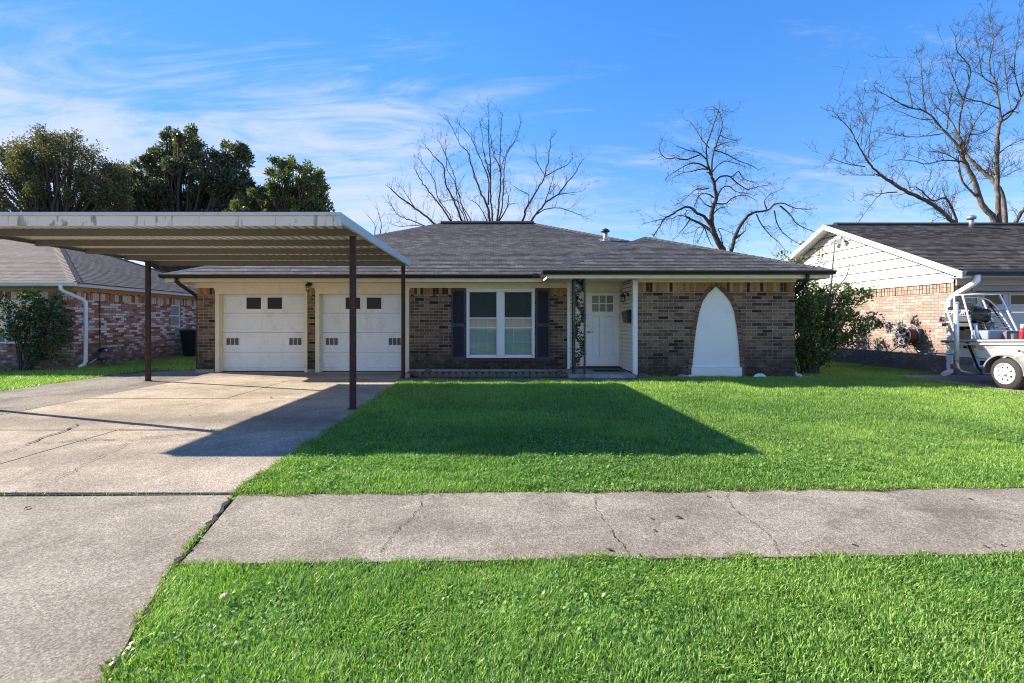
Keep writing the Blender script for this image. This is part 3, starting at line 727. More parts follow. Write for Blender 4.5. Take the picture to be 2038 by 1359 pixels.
# the paired window with its shutters
def win(x0, x1, z0, z1, y, parent, mx):
    F = MB(); t = .055
    for (a, b, c, d_) in ((x0, x1, z0, z0 + t), (x0, x1, z1 - t, z1), (x0, x0 + t, z0 + t, z1 - t), (x1 - t, x1, z0 + t, z1 - t)): F.box(a, b, y - .02, y + .09, c, d_)
    F.box(mx - .085, mx + .085, y - .02, y + .09, z0 + t, z1 - t); F.box(mx - .012, mx + .012, y - .03, y - .02, z0, z1)
    fo = F.build('window', M['vinyl'], parent, bevel=.004)
    for (a, b) in ((x0 + t, mx - .085), (mx + .085, x1 - t)):
        sh = MB()
        for (zl, zh) in ((1.215, 1.245), (1.485, 1.515)): sh.box(a, b, y + .008, y + .05, zl, zh)
        for (p, q, r, s_) in ((a, a + .028, z0 + t, z1 - t), (b - .028, b, z0 + t, z1 - t), (a, b, z0 + t, z0 + t + .03), (a, b, z1 - t - .03, z1 - t)): sh.box(p, q, y + .012, y + .05, r, s_)
        sh.build('sash', M['vinyl'], fo, bevel=.003)
        mn = MB(); wd = b - a
        for k in (1, 2): mn.box(a + wd * k / 3 - .006, a + wd * k / 3 + .006, y + .058, y + .066, z0 + t, z1 - t)
        for zk in (.83, 1.87): mn.box(a, b, y + .0585, y + .0655, zk - .006, zk + .006)
        mn.build('muntin', M['vinyl'], fo)
        gl = MB(); gl.box(a, b, y + .052, y + .056, z0 + t, z1 - t); gl.build('pane', M['glass'], fo)
        sc = MB(); sc.box(a + .02, b - .02, y + .030, y + .034, 1.515, z1 - t - .03); sc.build('screen', M['reflection_screen'], fo)  # half screen, darkened to stand in for dark reflections on the upper panes
        bl = MB(); zk = z0 + .03; 
        while zk < z1 - .02:
            bl.obox(((a + b) / 2, y + .13, zk), (wd + .06, .034, .003), Matrix.Rotation(R(58 + random.uniform(-5, 5)), 3, 'X') @ Matrix.Rotation(R(random.uniform(-.25, .25)), 3, 'Y')); zk += .030
        bl.build('blind', M['blind'], fo)
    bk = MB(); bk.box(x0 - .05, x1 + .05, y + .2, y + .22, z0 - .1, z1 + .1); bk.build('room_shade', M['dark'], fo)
    return fo
def reflection_screen():
    k = N('dark_reflection_screen'); t = k.n('ShaderNodeBsdfTransparent'); k.fin((.03, .045, .045), .6, None, 0, .3)
    m = k.n('ShaderNodeMixShader'); m.inputs[0].default_value = .52; k.l(t.outputs[0], m.inputs[1]); k.l(k.b.outputs[0], m.inputs[2]); k.l(m.outputs[0], k.out.inputs['Surface']); return k.m
M['reflection_screen'] = reflection_screen()
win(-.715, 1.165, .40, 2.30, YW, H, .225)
h_ = MB(); h_.box(-.725, 1.175, YW - .012, YW + .11, 2.30, ZB); h_.build('window_head', M['cream'], H)
sl = MB(); xk = -.72
while xk < 1.10:
    sl.obox((xk + .045, YW + .0, .352), (.082, .15, .07), Matrix.Rotation(R(10), 3, 'X')); xk += .0938
sl.build('window_sill', ring_mats[1], H, bevel=.004)
for (a, b) in ((-1.13, -.745), (1.20, 1.585)):
    s_ = MB(); y0, y1 = YW - .035, YW - .002
    s_.box(a, a + .045, y0, y1, .32, 2.32); s_.box(b - .045, b, y0, y1, .32, 2.32)
    for (z0, z1) in ((.32, .43), (1.26, 1.35), (2.24, 2.32)): s_.box(a + .045, b - .045, y0, y1, z0, z1)
    for (z0, z1) in ((.43, 1.26), (1.35, 2.24)):
        zk = z0 + .012
        while zk < z1 - .005:
            s_.obox(((a + b) / 2, YW - .017, zk), (b - a - .09, .034, .007), Matrix.Rotation(R(40), 3, 'X')); zk += .030
    s_.box(a + .02, b - .02, YW - .006, YW - .001, .36, 2.28)
    s_.build('shutter', M['shutter'], H)

# porch recess: lap siding, corner boards, entry door
def lap(mb, a, b, z0, z1, out, step=.105):
    """lap siding between plan points a and b facing 'out'"""
    a, b, out = Vector((*a, 0)), Vector((*b, 0)), Vector((*out, 0)); z = z0
    while z < z1 - .01:
        h = min(step, z1 - z)
        for (p, q) in ((a, b),):
            mb.quad(p + out * .030 + Vector((0, 0, z + .011)), q + out * .030 + Vector((0, 0, z + .011)), q + out * .004 + Vector((0, 0, z + h)), p + out * .004 + Vector((0, 0, z + h)))
        z += h
sd = MB(); lap(sd, (2.13, YD - .02), (2.50, YD - .02), .12, 2.30, (0, -1)); sd.box(2.07, 2.50, YD - .03, YD, 2.30, 2.478); sd.build('lap_siding', M['siding'], H)
sd = MB(); lap(sd, (3.62, YD), (3.62, YP + .02), .10, 2.478, (-1, 0))
sd.build('lap_siding', M['siding'], H)
sd = MB(); sd.box(2.07, 3.64, YD, YD + .05, .05, 2.478); sd.box(3.625, 3.66, YP + .03, YD, .05, 2.478); sd.build('lap_shadow_backing', M['vent_grey'], H)  # dark sheet behind the open laps, imitating the shadow lines under them
cb = MB(); cb.box(3.575, 3.69, YP - .035, YP + .02, .02, 2.478); cb.box(3.575, 3.612, YP + .02, YP + .10, .02, 2.478); cb.build('corner_board', M['white'], H, bevel=.004)
cb = MB(); cb.box(2.065, 2.14, YW - .01, YD - .015, .09, 2.478); cb.build('corner_board', M['white'], H, bevel=.004)
dt = MB(); dt.box(2.50, 2.60, YD - .055, YD, .14, 2.29); dt.box(3.54, 3.60, YD - .055, YD, .14, 2.29); dt.box(2.50, 3.60, YD - .055, YD, 2.225, 2.478); dt.box(2.47, 3.6, YD - .068, YD - .055, 2.36, 2.478)
dt.build('door_frame', M['cream'], H, bevel=.004)
dl = MB(); yd = YD - .035; dx0, dx1 = 2.605, 3.535; z0, z1 = .165, 2.215
# door leaf as stiles and rails round two recessed panels and the light
gx0, gx1, gz0, gz1 = 2.775, 3.36, 1.68, 2.125
px = [(2.76, 2.985), (3.135, 3.36)]
dl.box(dx0, gx0, yd, yd + .04, z0, z1); dl.box(gx1, dx1, yd, yd + .04, z0, z1)
dl.box(gx0, gx1, yd, yd + .04, gz1, z1); dl.box(gx0, gx1, yd, yd + .04, 1.55, gz0); dl.box(gx0, gx1, yd, yd + .04, z0, .44)
dl.box(2.985, 3.135, yd, yd + .04, .44, 1.55); dl.box(gx0 + .006, 2.979, yd + .018, yd + .035, .446, 1.544); dl.box(3.141, gx1 - .006, yd + .018, yd + .035, .446, 1.544)
for k in (1, 2): dl.box(gx0 + (gx1 - gx0) * k / 3 - .013, gx0 + (gx1 - gx0) * k / 3 + .013, yd - .004, yd + .03, gz0, gz1)
dl.box(gx0, gx1, yd - .003, yd + .03, (gz0 + gz1) / 2 - .013, (gz0 + gz1) / 2 + .013)
ed = dl.build('entry_door', M['white'], H)
pn = MB()
pn.box(gx0, gx1, yd + .012, yd + .018, gz0, gz1); pn.build('door_pane', M['pane_text'], ed)
hd = MB(); hd.lathe((2.675, yd, 1.29), (0, -1, 0), [(0, .035), (.012, .035), (.02, .025), (.028, .02)], 16); hd.build('deadbolt', M['chrome'], ed)
hd = MB(); hd.lathe((2.675, yd, 1.11), (0, -1, 0), [(0, .034), (.01, .034), (.014, .014), (.05, .012)], 16); hd.tube([(2.675, yd - .048, 1.11), (2.72, yd - .05, 1.11), (2.80, yd - .046, 1.113)], [.012, .010, .008], 8); hd.build('door_handle', M['chrome'], ed)
hd = MB(); hd.box(2.6, 3.54, YD - .09, YD, .115, .160); hd.build('threshold', M['brown_metal'], ed)
hn = MB(); hn.box(2.255, 2.295, YD - .045, YD - .036, 1.53, 1.545); hn.build('number_plate', M['black'], H)
hk = MB(); hk.tube([(1.98, 13.80, 2.47), (1.98, 13.80, 2.44), (1.995, 13.80, 2.42), (2.01, 13.80, 2.44)], .005, 6); hk.build('soffit_hook', M['chrome'], H)

# ------------------------------------------------------------------ wall lanterns, mailbox, mat, iron column
def lantern(loc, face, label):
    """face: unit vector pointing out of the wall"""
    L = empty('wall_lantern', loc, label, 'wall light', 'black wall lanterns on the house')
    c = Vector(loc); o = Vector(face)
    b = MB(); b.lathe(c, o, [(0, .055), (.02, .055), (.035, .03)], 16); b.build('wall_plate', M['black'], L)
    b = MB(); b.tube([c + o * .03, c + o * .07 + Vector((0, 0, .05)), c + o * .12 + Vector((0, 0, .07)), c + o * .15 + Vector((0, 0, .04)), c + o * .15 + Vector((0, 0, .0))], .011, 8); b.build('arm', M['black'], L)
    t = c + o * .15
    b = MB(); b.lathe(t + Vector((0, 0, -.05)), (0, 0, 1), [(0, .085), (.012, .085), (.05, .04), (.075, .018), (.09, .012)], 20); b.build('hood', M['black'], L)
    g = MB(); g.lathe(t + Vector((0, 0, -.19)), (0, 0, 1), [(0, .038), (.02, .05), (.14, .058)], 16); g.build('glass_shade', M['glass'], L)
    b = MB()
    for k in range(6):
        a = k * math.pi / 3; b.tube([t + Vector((math.cos(a) * .062, math.sin(a) * .062, -.05)), t + Vector((math.cos(a) * .056, math.sin(a) * .056, -.17)), t + Vector((math.cos(a) * .03, math.sin(a) * .03, -.205))], .005, 5)
    b.lathe(t + Vector((0, 0, -.215)), (0, 0, 1), [(0, .012), (.008, .045), (.014, .045), (.018, .02)], 14); b.lathe(t + Vector((0, 0, -.11)), (0, 0, 1), [(0, .064), (.006, .064)], 16)
    b.build('cage', M['black'], L)
    b = MB(); b.lathe(t + Vector((0, 0, -.16)), (0, 0, 1), [(0, .012), (.03, .028), (.07, .024), (.09, .014)], 12); b.build('bulb', M['letter_white'], L)
lantern((-5.02, YW - .034, 2.43), (0, -1, 0), 'black wall lantern on the brick pier between the garage doors')
lantern((3.604, 13.30, 2.12), (-1, 0, 0), 'black caged lantern beside the white entry door')
mk = empty('mailbox', (3.60, 13.22, 1.4), 'black wall mailbox on the pale siding below the porch lantern', 'mailbox')
b = MB(); b.prism([(3.603, 1.36), (3.50, 1.38), (3.445, 1.62), (3.603, 1.70)], 13.02, 13.42, 'y'); b.build('box', M['black'], mk, bevel=.008)
b = MB(); b.prism([(3.603, 1.722), (3.425, 1.632), (3.42, 1.61), (3.43, 1.612), (3.603, 1.703)], 13.005, 13.435, 'y'); b.build('lid', M['black'], mk, bevel=.004)
b = MB(); b.box(2.66, 3.42, 13.05, 13.52, .101, .116); tag(b.build('doormat', M['mat'], bevel=.006, loc=(3.04, 13.28, .1)), 'dark brown doormat on the porch slab before the white door', 'doormat')

pc = empty('porch_column', (2.16, 12.45, .1), 'black wrought iron porch column with a leafy vine pattern', 'column')
YC = 12.46
for xk in (2.035, 2.285):
    b = MB(); b.box(xk - .022, xk + .022, YC - .022, YC + .022, .10, 2.48); b.build('post', M['black'], pc, bevel=.004)
b = MB(); b.box(2.015, 2.05, YC + .02, YC + .30, .26, .295); b.box(2.017, 2.052, YC + .27, YC + .305, .10, 2.48); b.build('return_post', M['black'], pc, bevel=.004)
b = MB(); b.box(2.054, 2.266, YC - .012, YC + .012, .235, .275); b.box(2.02, 2.30, YC - .05, YC + .05, .285, .297); b.build('bottom_bracket', paint('rust_bracket', (.06, .026, .018), .7, .4, 20), pc)
b = MB(); random.seed(5)
def leaf2(mb, x, z, ang, L, wd):
    dx, dz = math.cos(ang), math.sin(ang); nx, nz = -dz, dx
    pts = [(x, z), (x + dx * L * .4 + nx * wd, z + dz * L * .4 + nz * wd), (x + dx * L, z + dz * L), (x + dx * L * .4 - nx * wd, z + dz * L * .4 - nz * wd)]
    mb.prism(pts, YC - .006, YC + .006, 'y')
seg = 0; zc = .30
while zc < 2.40:
    dirn = 1 if seg % 2 == 0 else -1; xa, xb = (2.065, 2.255) if dirn > 0 else (2.255, 2.065); zt = min(zc + .43, 2.46); P = []
    for k in range(17):
        t = k / 16; P.append((xa + (xb - xa) * (t - .16 * math.sin(t * 2 * math.pi)), YC, zc + (zt - zc) * t))
    b.tube(P, .013, 6)
    for k in range(1, 17):
        p = P[k]
        for s_ in (-1, 1):
            if random.random() < .93:
                a = math.atan2(zt - zc, xb - xa) + s_ * random.uniform(.6, 1.3)
                leaf2(b, min(max(p[0], 2.08), 2.24), p[2], a, random.uniform(.075, .12), random.uniform(.018, .026))
    if zt - zc > .2:   # side shoot filling the other half
        for q in range(3):
            k0 = 3 + q * 4; p = P[k0]; e = (p[0] + (xa - xb) * .52, YC, p[2] + .09); e = (min(max(e[0], 2.075), 2.245), YC, e[2]); b.tube([p, ((p[0] + e[0]) / 2, YC, p[2] + .03), e], .008, 5)
            for s_ in (-1, 1, 0): leaf2(b, e[0], e[2], math.pi / 2 + s_ * .9 + (.3 if xb > xa else -.3), .085, .022)
    seg += 1; zc = zt - .02
b.build('vine_scroll', M['black'], pc, normals=True)

# ------------------------------------------------------------------ carport
cpt = empty('carport', (-5.2, 10.2, 0), 'flat metal carport with algae stained white fascia on rusty posts', 'carport')
CX0, CX1, CY0, CY1, ZT = -8.30, -2.12, 7.05, 13.02, 2.93
rise = lambda y: (y - 7.05) * .0067
b = MB(); xk = CX0 + .02; prof = []
while xk < CX1 - .05:
    prof += [(xk, 2.868), (xk + .075, 2.868), (xk + .083, 2.915), (xk + .142, 2.915), (xk + .15, 2.868)]; xk += .15
for (p, q) in zip(prof, prof[1:]):
    if q[0] - p[0] < 1e-6: continue
    b.quad((p[0], CY0 + .02, p[1]), (q[0], CY0 + .02, q[1]), (q[0], CY1 - .02, q[1] + .038), (p[0], CY1 - .02, p[1] + .038))
b.build('roof_deck', M['deck'], cpt, normals=False)
for yk in (7.98, 9.08, 10.2, 11.28, 12.45):
    h = rise(yk); b = MB(); b.box(CX0 + .03, CX1 - .03, yk - .004, yk, 2.757 + h, 2.866 + h); b.box(CX0 + .03, CX1 - .03, yk, yk + .05, 2.757 + h, 2.761 + h); b.box(CX0 + .03, CX1 - .03, yk, yk + .05, 2.862 + h, 2.866 + h); b.build('beam', M['beam'], cpt)
b = MB()
b.box(CX0, CX1, CY0, CY0 + .006, 2.745, 2.885); b.build('fascia', M['fascia_stain'], cpt)
b = MB(); b.box(CX0 - .003, CX1 + .003, CY0 - .035, CY0 + .03, 2.887, 2.932); b.build('fascia_cap', M['galv_white'], cpt, bevel=.004)
def sloped(mb, x0, x1, y0, y1, z0, z1):
    h0, h1 = rise(y0), rise(y1)
    v = [(x0, y0, z0 + h0), (x1, y0, z0 + h0), (x1, y1, z0 + h1), (x0, y1, z0 + h1), (x0, y0, z1 + h0), (x1, y0, z1 + h0), (x1, y1, z1 + h1), (x0, y1, z1 + h1)]
    mb.add(v, [(0, 3, 2, 1), (4, 5, 6, 7), (0, 1, 5, 4), (1, 2, 6, 5), (2, 3, 7, 6), (3, 0, 4, 7)])
b = MB(); sloped(b, CX1 - .004, CX1, CY0 + .03, CY1, 2.79, 2.93); sloped(b, CX1 - .05, CX1 - .0045, CY0 + .03, CY1, 2.79, 2.794); b.build('side_fascia', M['galv_white'], cpt)
b = MB(); sloped(b, CX0, CX0 + .004, CY0 + .03, CY1, 2.79, 2.93); sloped(b, CX0 + .0045, CX0 + .05, CY0 + .03, CY1, 2.79, 2.794); b.build('side_fascia', M['beam'], cpt)
b = MB(); b.box(CX0 + .01, CX1 - .01, CY1 - .016, CY1 - .01, 2.895, 2.96); b.build('end_fascia', M['beam'], cpt)
b = MB(); b.box(CX1 - .06, CX1 + .004, CY0 - .03, CY0 + .031, 2.74, 2.886); b.build('corner_cap', M['galv_white'], cpt, bevel=.004)
for (xk, yk, zt) in ((-2.235, 8.05, 2.83), (-2.235, 12.60, 2.83), (-8.14, 11.88, 2.82), (-8.14, 8.05, 2.83)):
    b = MB(); b.box(xk - .045, xk + .045, yk - .045, yk + .045, -.02, zt); b.build('post', M['rust'], cpt, bevel=.006)
    b = MB(); b.box(xk - .075, xk + .075, yk - .06, yk + .06, .004, .014); b.build('base_plate', M['rust'], cpt)

# ------------------------------------------------------------------ neighbouring house with whitewashed brick
W1 = empty('whitewashed_house', (-17, 15.05, 0), 'whitewashed red brick house with purple grey hip roof behind the leafy shrub', 'house')
b = MB()
b.box(-12.66, -12.54, 15.05, 19.60, -.05, 2.06); b.box(-12.66, -12.54, 20.20, 24.2, -.05, 2.06); b.box(-12.66, -12.54, 19.60, 20.20, -.05, 1.2)
b.box(-13.75, -12.661, 15.05, 15.17, -.05, 2.06); b.box(-24, -15.45, 15.05, 15.17, -.05, 2.06); b.box(-15.45, -13.75, 15.05, 15.17, -.05, .75); b.box(-24, -12.66, 24.1, 24.2, -.05, 2.4)
b.build('wall', M['white_brick'], W1)
b = MB(); b.box(-12.658, -12.538, 15.052, 24.2, 2.06, 2.33); b.box(-24, -12.66, 15.052, 15.17, 2.06, 2.33); b.build('soldier_course', M['white_soldier'], W1)
b = MB(); b.box(-12.56, -12.50, 15.0, 24.2, 2.33, 2.45); b.build('frieze_board', paint('tan_frieze', (.55, .38, .22), .6, .1, 3), W1)
b = MB(); b.box(-24, -12.56, 15.0, 15.06, 2.33, 2.45); b.build('frieze_board', paint('olive_frieze', (.36, .34, .22), .6, .1, 3), W1)
b = MB(); b.box(-24, -12.06, 14.52, 15.0, 2.43, 2.45); b.box(-12.5, -12.06, 15.0, 24.6, 2.43, 2.45); b.build('soffit', M['cream'], W1)
b = MB(); b.box(-12.07, -12.045, 14.52, 24.6, 2.42, 2.55); b.build('fascia', M['siding_white'], W1)
b = MB(); gutter(b, (-24, 14.52, 2.545), (-12.0, 14.52, 2.545), (0, -1, 0), .105); b.build('gutter', M['white'], W1)
b = MB()
spout(b, [(-12.42, 14.46, 2.45), (-12.42, 14.46, 2.34), (-12.40, 14.52, 2.28), (-12.18, 14.96, 2.06), (-12.14, 15.0, 1.96), (-12.14, 15.0, .22), (-12.16, 14.96, .12), (-12.27, 14.90, .05)], .085)
b.build('downspout', M['white'], W1)
b = MB(); p1 = .42
slope(b, (0, 14.5, 2.54), (1, 0, 0), (0, 1, 0), p1, lambda r: -24, lambda r: -12.02 - r, 5.0, .005)
slope(b, (-12.02, 0, 2.54), (0, 1, 0), (-1, 0, 0), p1, lambda r: 14.5 + r, lambda r: 24.5 - r, 5.0, .005)
slope(b, (0, 24.5, 2.54), (-1, 0, 0), (0, -1, 0), p1, lambda r: 12.02 + r, lambda r: 24, 5.0)
b.build('roof', M['shingle_purple'], W1, normals=False)
z5 = 2.54 + 5 * p1; cap_p = paint('cap_purple', (.10, .082, .078), .9, .25, 20)
for (ca, cb_) in (((-12.02, 14.5, 2.54), (-17.02, 19.5, z5)), ((-12.02, 24.5, 2.54), (-17.02, 19.5, z5)), ((-17.02, 19.5, z5), (-24, 19.5, z5))):
    b = MB(); caps(b, ca, cb_, .16); b.build('ridge_cap', cap_p, W1)
b = MB(); b.lathe((-12.9, 21.2, 2.8), (0, 0, 1), [(0, .04), (.42, .04)], 10); b.build('vent_pipe', M['white'], W1)
def small_win(parent, x0, x1, y0, y1, z0, z1, frame, depth_axis):
    f_ = MB(); t = .045
    if depth_axis == 'x':
        f_.box(x0, x1, y0, y1, z0, z0 + t); f_.box(x0, x1, y0, y1, z1 - t, z1); f_.box(x0, x1, y0, y0 + t, z0 + t, z1 - t); f_.box(x0, x1, y1 - t, y1, z0 + t, z1 - t); f_.box(x0 + .002, x1 - .002, y0 + t, y1 - t, (z0 + z1) / 2 - .02, (z0 + z1) / 2 + .02)
        fo = f_.build('window', frame, parent); g2 = MB(); g2.box(x0 + .03, x0 + .036, y0 + t, y1 - t, z0 + t, z1 - t); g2.build('pane', paint('frosted_pane', (.26, .29, .25), .3, .2, 4, bump=0, spec=.2), fo)
        g2 = MB(); g2.box(x0 - .03, x0 - .02, y0, y1, z0, z1); g2.build('blind', paint('frosted_blind', (.34, .37, .32), .6, .15, 3), fo)
    else:
        f_.box(x0, x1, y0, y1, z0, z0 + t); f_.box(x0, x1, y0, y1, z1 - t, z1); f_.box(x0, x0 + t, y0, y1, z0 + t, z1 - t); f_.box(x1 - t, x1, y0, y1, z0 + t, z1 - t); m = (x0 + x1) / 2
        f_.box(m - .03, m + .03, y0, y1, z0 + t, z1 - t)
        fo = f_.build('window', frame, parent); g2 = MB(); g2.box(x0 + t, x1 - t, y0 + .04, y0 + .046, z0 + t, z1 - t); g2.build('pane', M['glass'], fo)
        g2 = MB(); g2.box(x0, x1, y1 + .02, y1 + .03, z0, z1); g2.build('blind', paint('dim_blind', (.10, .13, .14), .6, .3, 3), fo)
small_win(W1, -12.62, -12.56, 19.60, 20.20, 1.2, 2.06, M['white'], 'x')
small_win(W1, -15.45, -13.75, 15.07, 15.14, .75, 2.06, M['white'], 'y')
b = MB(); b.tube([(-12.52, 16.1, 2.42), (-12.515, 16.12, 2.36), (-12.515, 16.02, 2.28), (-12.515, 16.02, .62)], .012, 6); b.build('conduit', M['bark_dark'], W1)

# meter-like fitting at the foot of the wall
um = empty('utility_meter', (-12.3, 16.1, 0), 'dark utility meter with grey pipes at the foot of the whitewashed wall', 'utility meter')
b = MB(); b.lathe((-12.36, 15.95, .30), (.5, -.8, .1), [(0, .06), (.05, .13), (.14, .14), (.2, .11), (.24, .06)], 16); b.build('housing', M['cowl_grey'], um)
b = MB(); b.lathe((-12.38, 16.0, .44), (.3, -.4, 1), [(0, .07), (.04, .15), (.07, .15), (.12, .05)], 14); b.build('cap', M['black'], um)
b = MB(); b.tube([(-12.36, 15.9, .32), (-12.5, 15.75, .18), (-12.62, 15.62, .05), (-12.6, 15.55, -.03)], .035, 8); b.tube([(-12.42, 16.05, .3), (-12.45, 16.08, -.02)], .04, 8); b.build('pipe', M['steel'], um)
b = MB(); b.box(-12.29, -12.24, 15.93, 15.97, .44, .53); b.build('tag', M['letter_white'], um)

bn = empty('wheelie_bin', (-11.95, 20.0, 0), 'tall dark wheelie bin standing between the two houses', 'bin')
b = MB(); b.add([(-12.19, 19.78, .06), (-11.71, 19.78, .06), (-11.71, 20.22, .06), (-12.19, 20.22, .06), (-12.26, 19.7, 1.0), (-11.64, 19.7, 1.0), (-11.64, 20.3, 1.0), (-12.26, 20.3, 1.0)], [(0, 3, 2, 1), (4, 5, 6, 7), (0, 1, 5, 4), (1, 2, 6, 5), (2, 3, 7, 6), (3, 0, 4, 7)]); b.build('body', M['bin'], bn, bevel=.02)
b = MB(); b.prism([(19.66, 1.0), (19.68, 1.05), (20.0, 1.10), (20.34, 1.07), (20.36, 1.0)], -12.29, -11.61, 'x'); b.build('lid', M['bin'], bn, bevel=.01)
for xk in (-12.24, -11.71):
    b = MB(); b.lathe((xk, 20.26, .1), (1, 0, 0), [(0, .1), (.05, .1)], 16); b.build('wheel', M['rubber'], bn)

# ------------------------------------------------------------------ neighbouring house with the white gable
W2 = empty('gable_house', (14, 13, 0), 'pink brick house with white gable siding and brown roof behind the boat', 'house')
XW = 12.0; GX = 11.62; Y0, YR, Y1 = 12.42, 17.6, 22.8; p2 = (4.80 - 2.64) / (YR - Y0)
b = MB(); b.box(XW, XW + .12, 13.03, 22.2, -.05, 2.18); b.box(XW + .12, 12.47, 13.03, 13.15, -.05, 2.18); b.build('wall', M['pink_brick'], W2)
b = MB(); yk = 13.035
while yk < 22.1:
    o_ = random.uniform(0, .012); b.box(XW - .012 - o_, XW + .12, yk + .006, yk + .096, 2.18, 2.40); yk += .106
b.box(XW + .12, 12.47, 13.03, 13.15, 2.18, 2.40)
b.build('soldier_course', M['pink_soldier'], W2)
b = MB(); z = 2.40
while z < 4.75:   # gable boards
    h = min(.285, 4.75 - z)
    def yspan(zz): r = max(0, (zz - 2.62) / p2); return Y0 + .25 + r, Y1 - .25 - r
    a0, c0 = yspan(z); a1, c1 = yspan(z + h); a0, a1 = max(a0, 13.03), max(a1, 13.03); c0, c1 = min(c0, 22.2), min(c1, 22.2)
    b.quad((XW - .045, a0, z + .020), (XW - .045, c0, z + .020), (XW - .014, c1, z + h), (XW - .014, a1, z + h)); z += h
b.build('gable_siding', M['siding_white'], W2)
b = MB(); b.quad((XW + .01, 13.03, 2.4), (XW + .01, 22.2, 2.4), (XW + .01, YR + .2, 4.72), (XW + .01, YR - .2, 4.72)); b.build('lap_shadow_backing', M['vent_grey'], W2)  # dark backing seen through the board gaps, standing in for lap shadows
b = MB()
slope(b, (0, Y0, 2.64), (1, 0, 0), (0, 1, 0), p2, lambda r: GX, lambda r: 26, YR - Y0)
slope(b, (0, Y1, 2.64), (-1, 0, 0), (0, -1, 0), p2, lambda r: -26, lambda r: -GX, YR - Y0)
b.build('roof', M['shingle_brown'], W2, normals=False)
b = MB(); b.prism([(YR - .17, 4.735), (YR, 4.81), (YR + .17, 4.735), (YR + .17, 4.785), (YR, 4.875), (YR - .17, 4.785)], GX + .35, 26, 'x'); b.build('ridge_vent', M['cap_dark'], W2)
def rake(mb, x0, x1, ya, za, yb, zb, h):
    mb.add([(x0, ya, za), (x1, ya, za), (x1, yb, zb), (x0, yb, zb), (x0, ya, za - h), (x1, ya, za - h), (x1, yb, zb - h), (x0, yb, zb - h)], [(0, 1, 2, 3), (4, 5, 6, 7), (0, 1, 5, 4), (1, 2, 6, 5), (2, 3, 7, 6), (3, 0, 4, 7)])
for (ya, yb) in ((Y0 - .02, YR - .002), (Y1 + .02, YR + .002)):
    b = MB(); rake(b, GX - .03, GX, ya, 2.64, yb, 4.795, .17); b.build('rake_board', paint('rake_paint', (.66, .68, .70), .5, .08, 4), W2)
    b = MB(); rake(b, GX + .002, XW - .04, ya, 2.53, yb, 4.69, .02); b.build('rake_soffit', M['siding_white'], W2)
b = MB(); b.box(GX + .01, 26, Y0 + .04, 13.0, 2.50, 2.515); b.build('soffit', M['siding_white'], W2)
b = MB(); b.box(XW + .0, 26, 12.98, 13.02, 2.34, 2.50); b.box(GX + .03, 26, Y0, Y0 + .03, 2.50, 2.64); b.build('frieze_board', paint('grey_frieze', (.40, .39, .36), .6, .1, 3), W2)
b = MB(); gutter(b, (GX, Y0, 2.655), (26, Y0, 2.655), (0, -1, 0), .12, .12); b.build('gutter', M['navy'], W2)
b = MB(); spout(b, [(11.92, 12.36, 2.55), (11.92, 12.36, 2.42), (11.90, 12.44, 2.33), (11.82, 12.88, 2.06), (11.80, 12.96, 1.95), (11.80, 12.96, .22), (11.78, 12.93, .12), (11.55, 12.86, .05)], .11); b.build('downspout', M['white'], W2)
# their garage door
b = MB()
b.box(12.47, 26, 13.03, 13.16, 2.2, 2.34); b.box(12.47, 12.55, 13.05, 13.3, 0, 2.2); b.build('garage_trim', paint('dark_head', (.30, .31, .32), .6, .1, 3), W2)
b = MB()
for s_ in range(4): b.box(12.5, 26, 13.30, 13.34, s_ * .55 + .01, s_ * .55 + .545)
gd = b.build('garage_door', M['garage_blue'], W2, bevel=.006)
for k in range(6):
    xa = 12.72 + k * .70 - .45
    if xa < 12.55: xa = 12.57
    f_ = MB(); xb = 12.72 + k * .70 + .13
    for (p, q, r, s_) in ((xa, xb, 1.82, 1.86), (xa, xb, 2.10, 2.14), (xa, xa + .04, 1.86, 2.10), (xb - .04, xb, 1.86, 2.10)): f_.box(p, q, 13.285, 13.30, r, s_)
    f_.build('window_frame', M['siding_white'], gd); f_ = MB(); f_.box(xa + .04, xb - .04, 13.292, 13.297, 1.86, 2.10); f_.build('window_pane', M['glass_dark'], gd)
for (xv, yv, zv, h) in ((16.4, 17.2, 4.6, .36), (12.1, 19.6, 3.85, .62)):
    b = MB(); b.lathe((xv, yv, zv), (0, 0, 1), [(0, .07), (h, .07)], 14); vo = b.build('vent_pipe', M['steel'], W2); b = MB(); b.lathe((xv, yv, zv + h), (0, 0, 1), [(-.05, .13), (.04, .13), (.08, .05)], 14); b.build('vent_cap', M['steel'], vo)
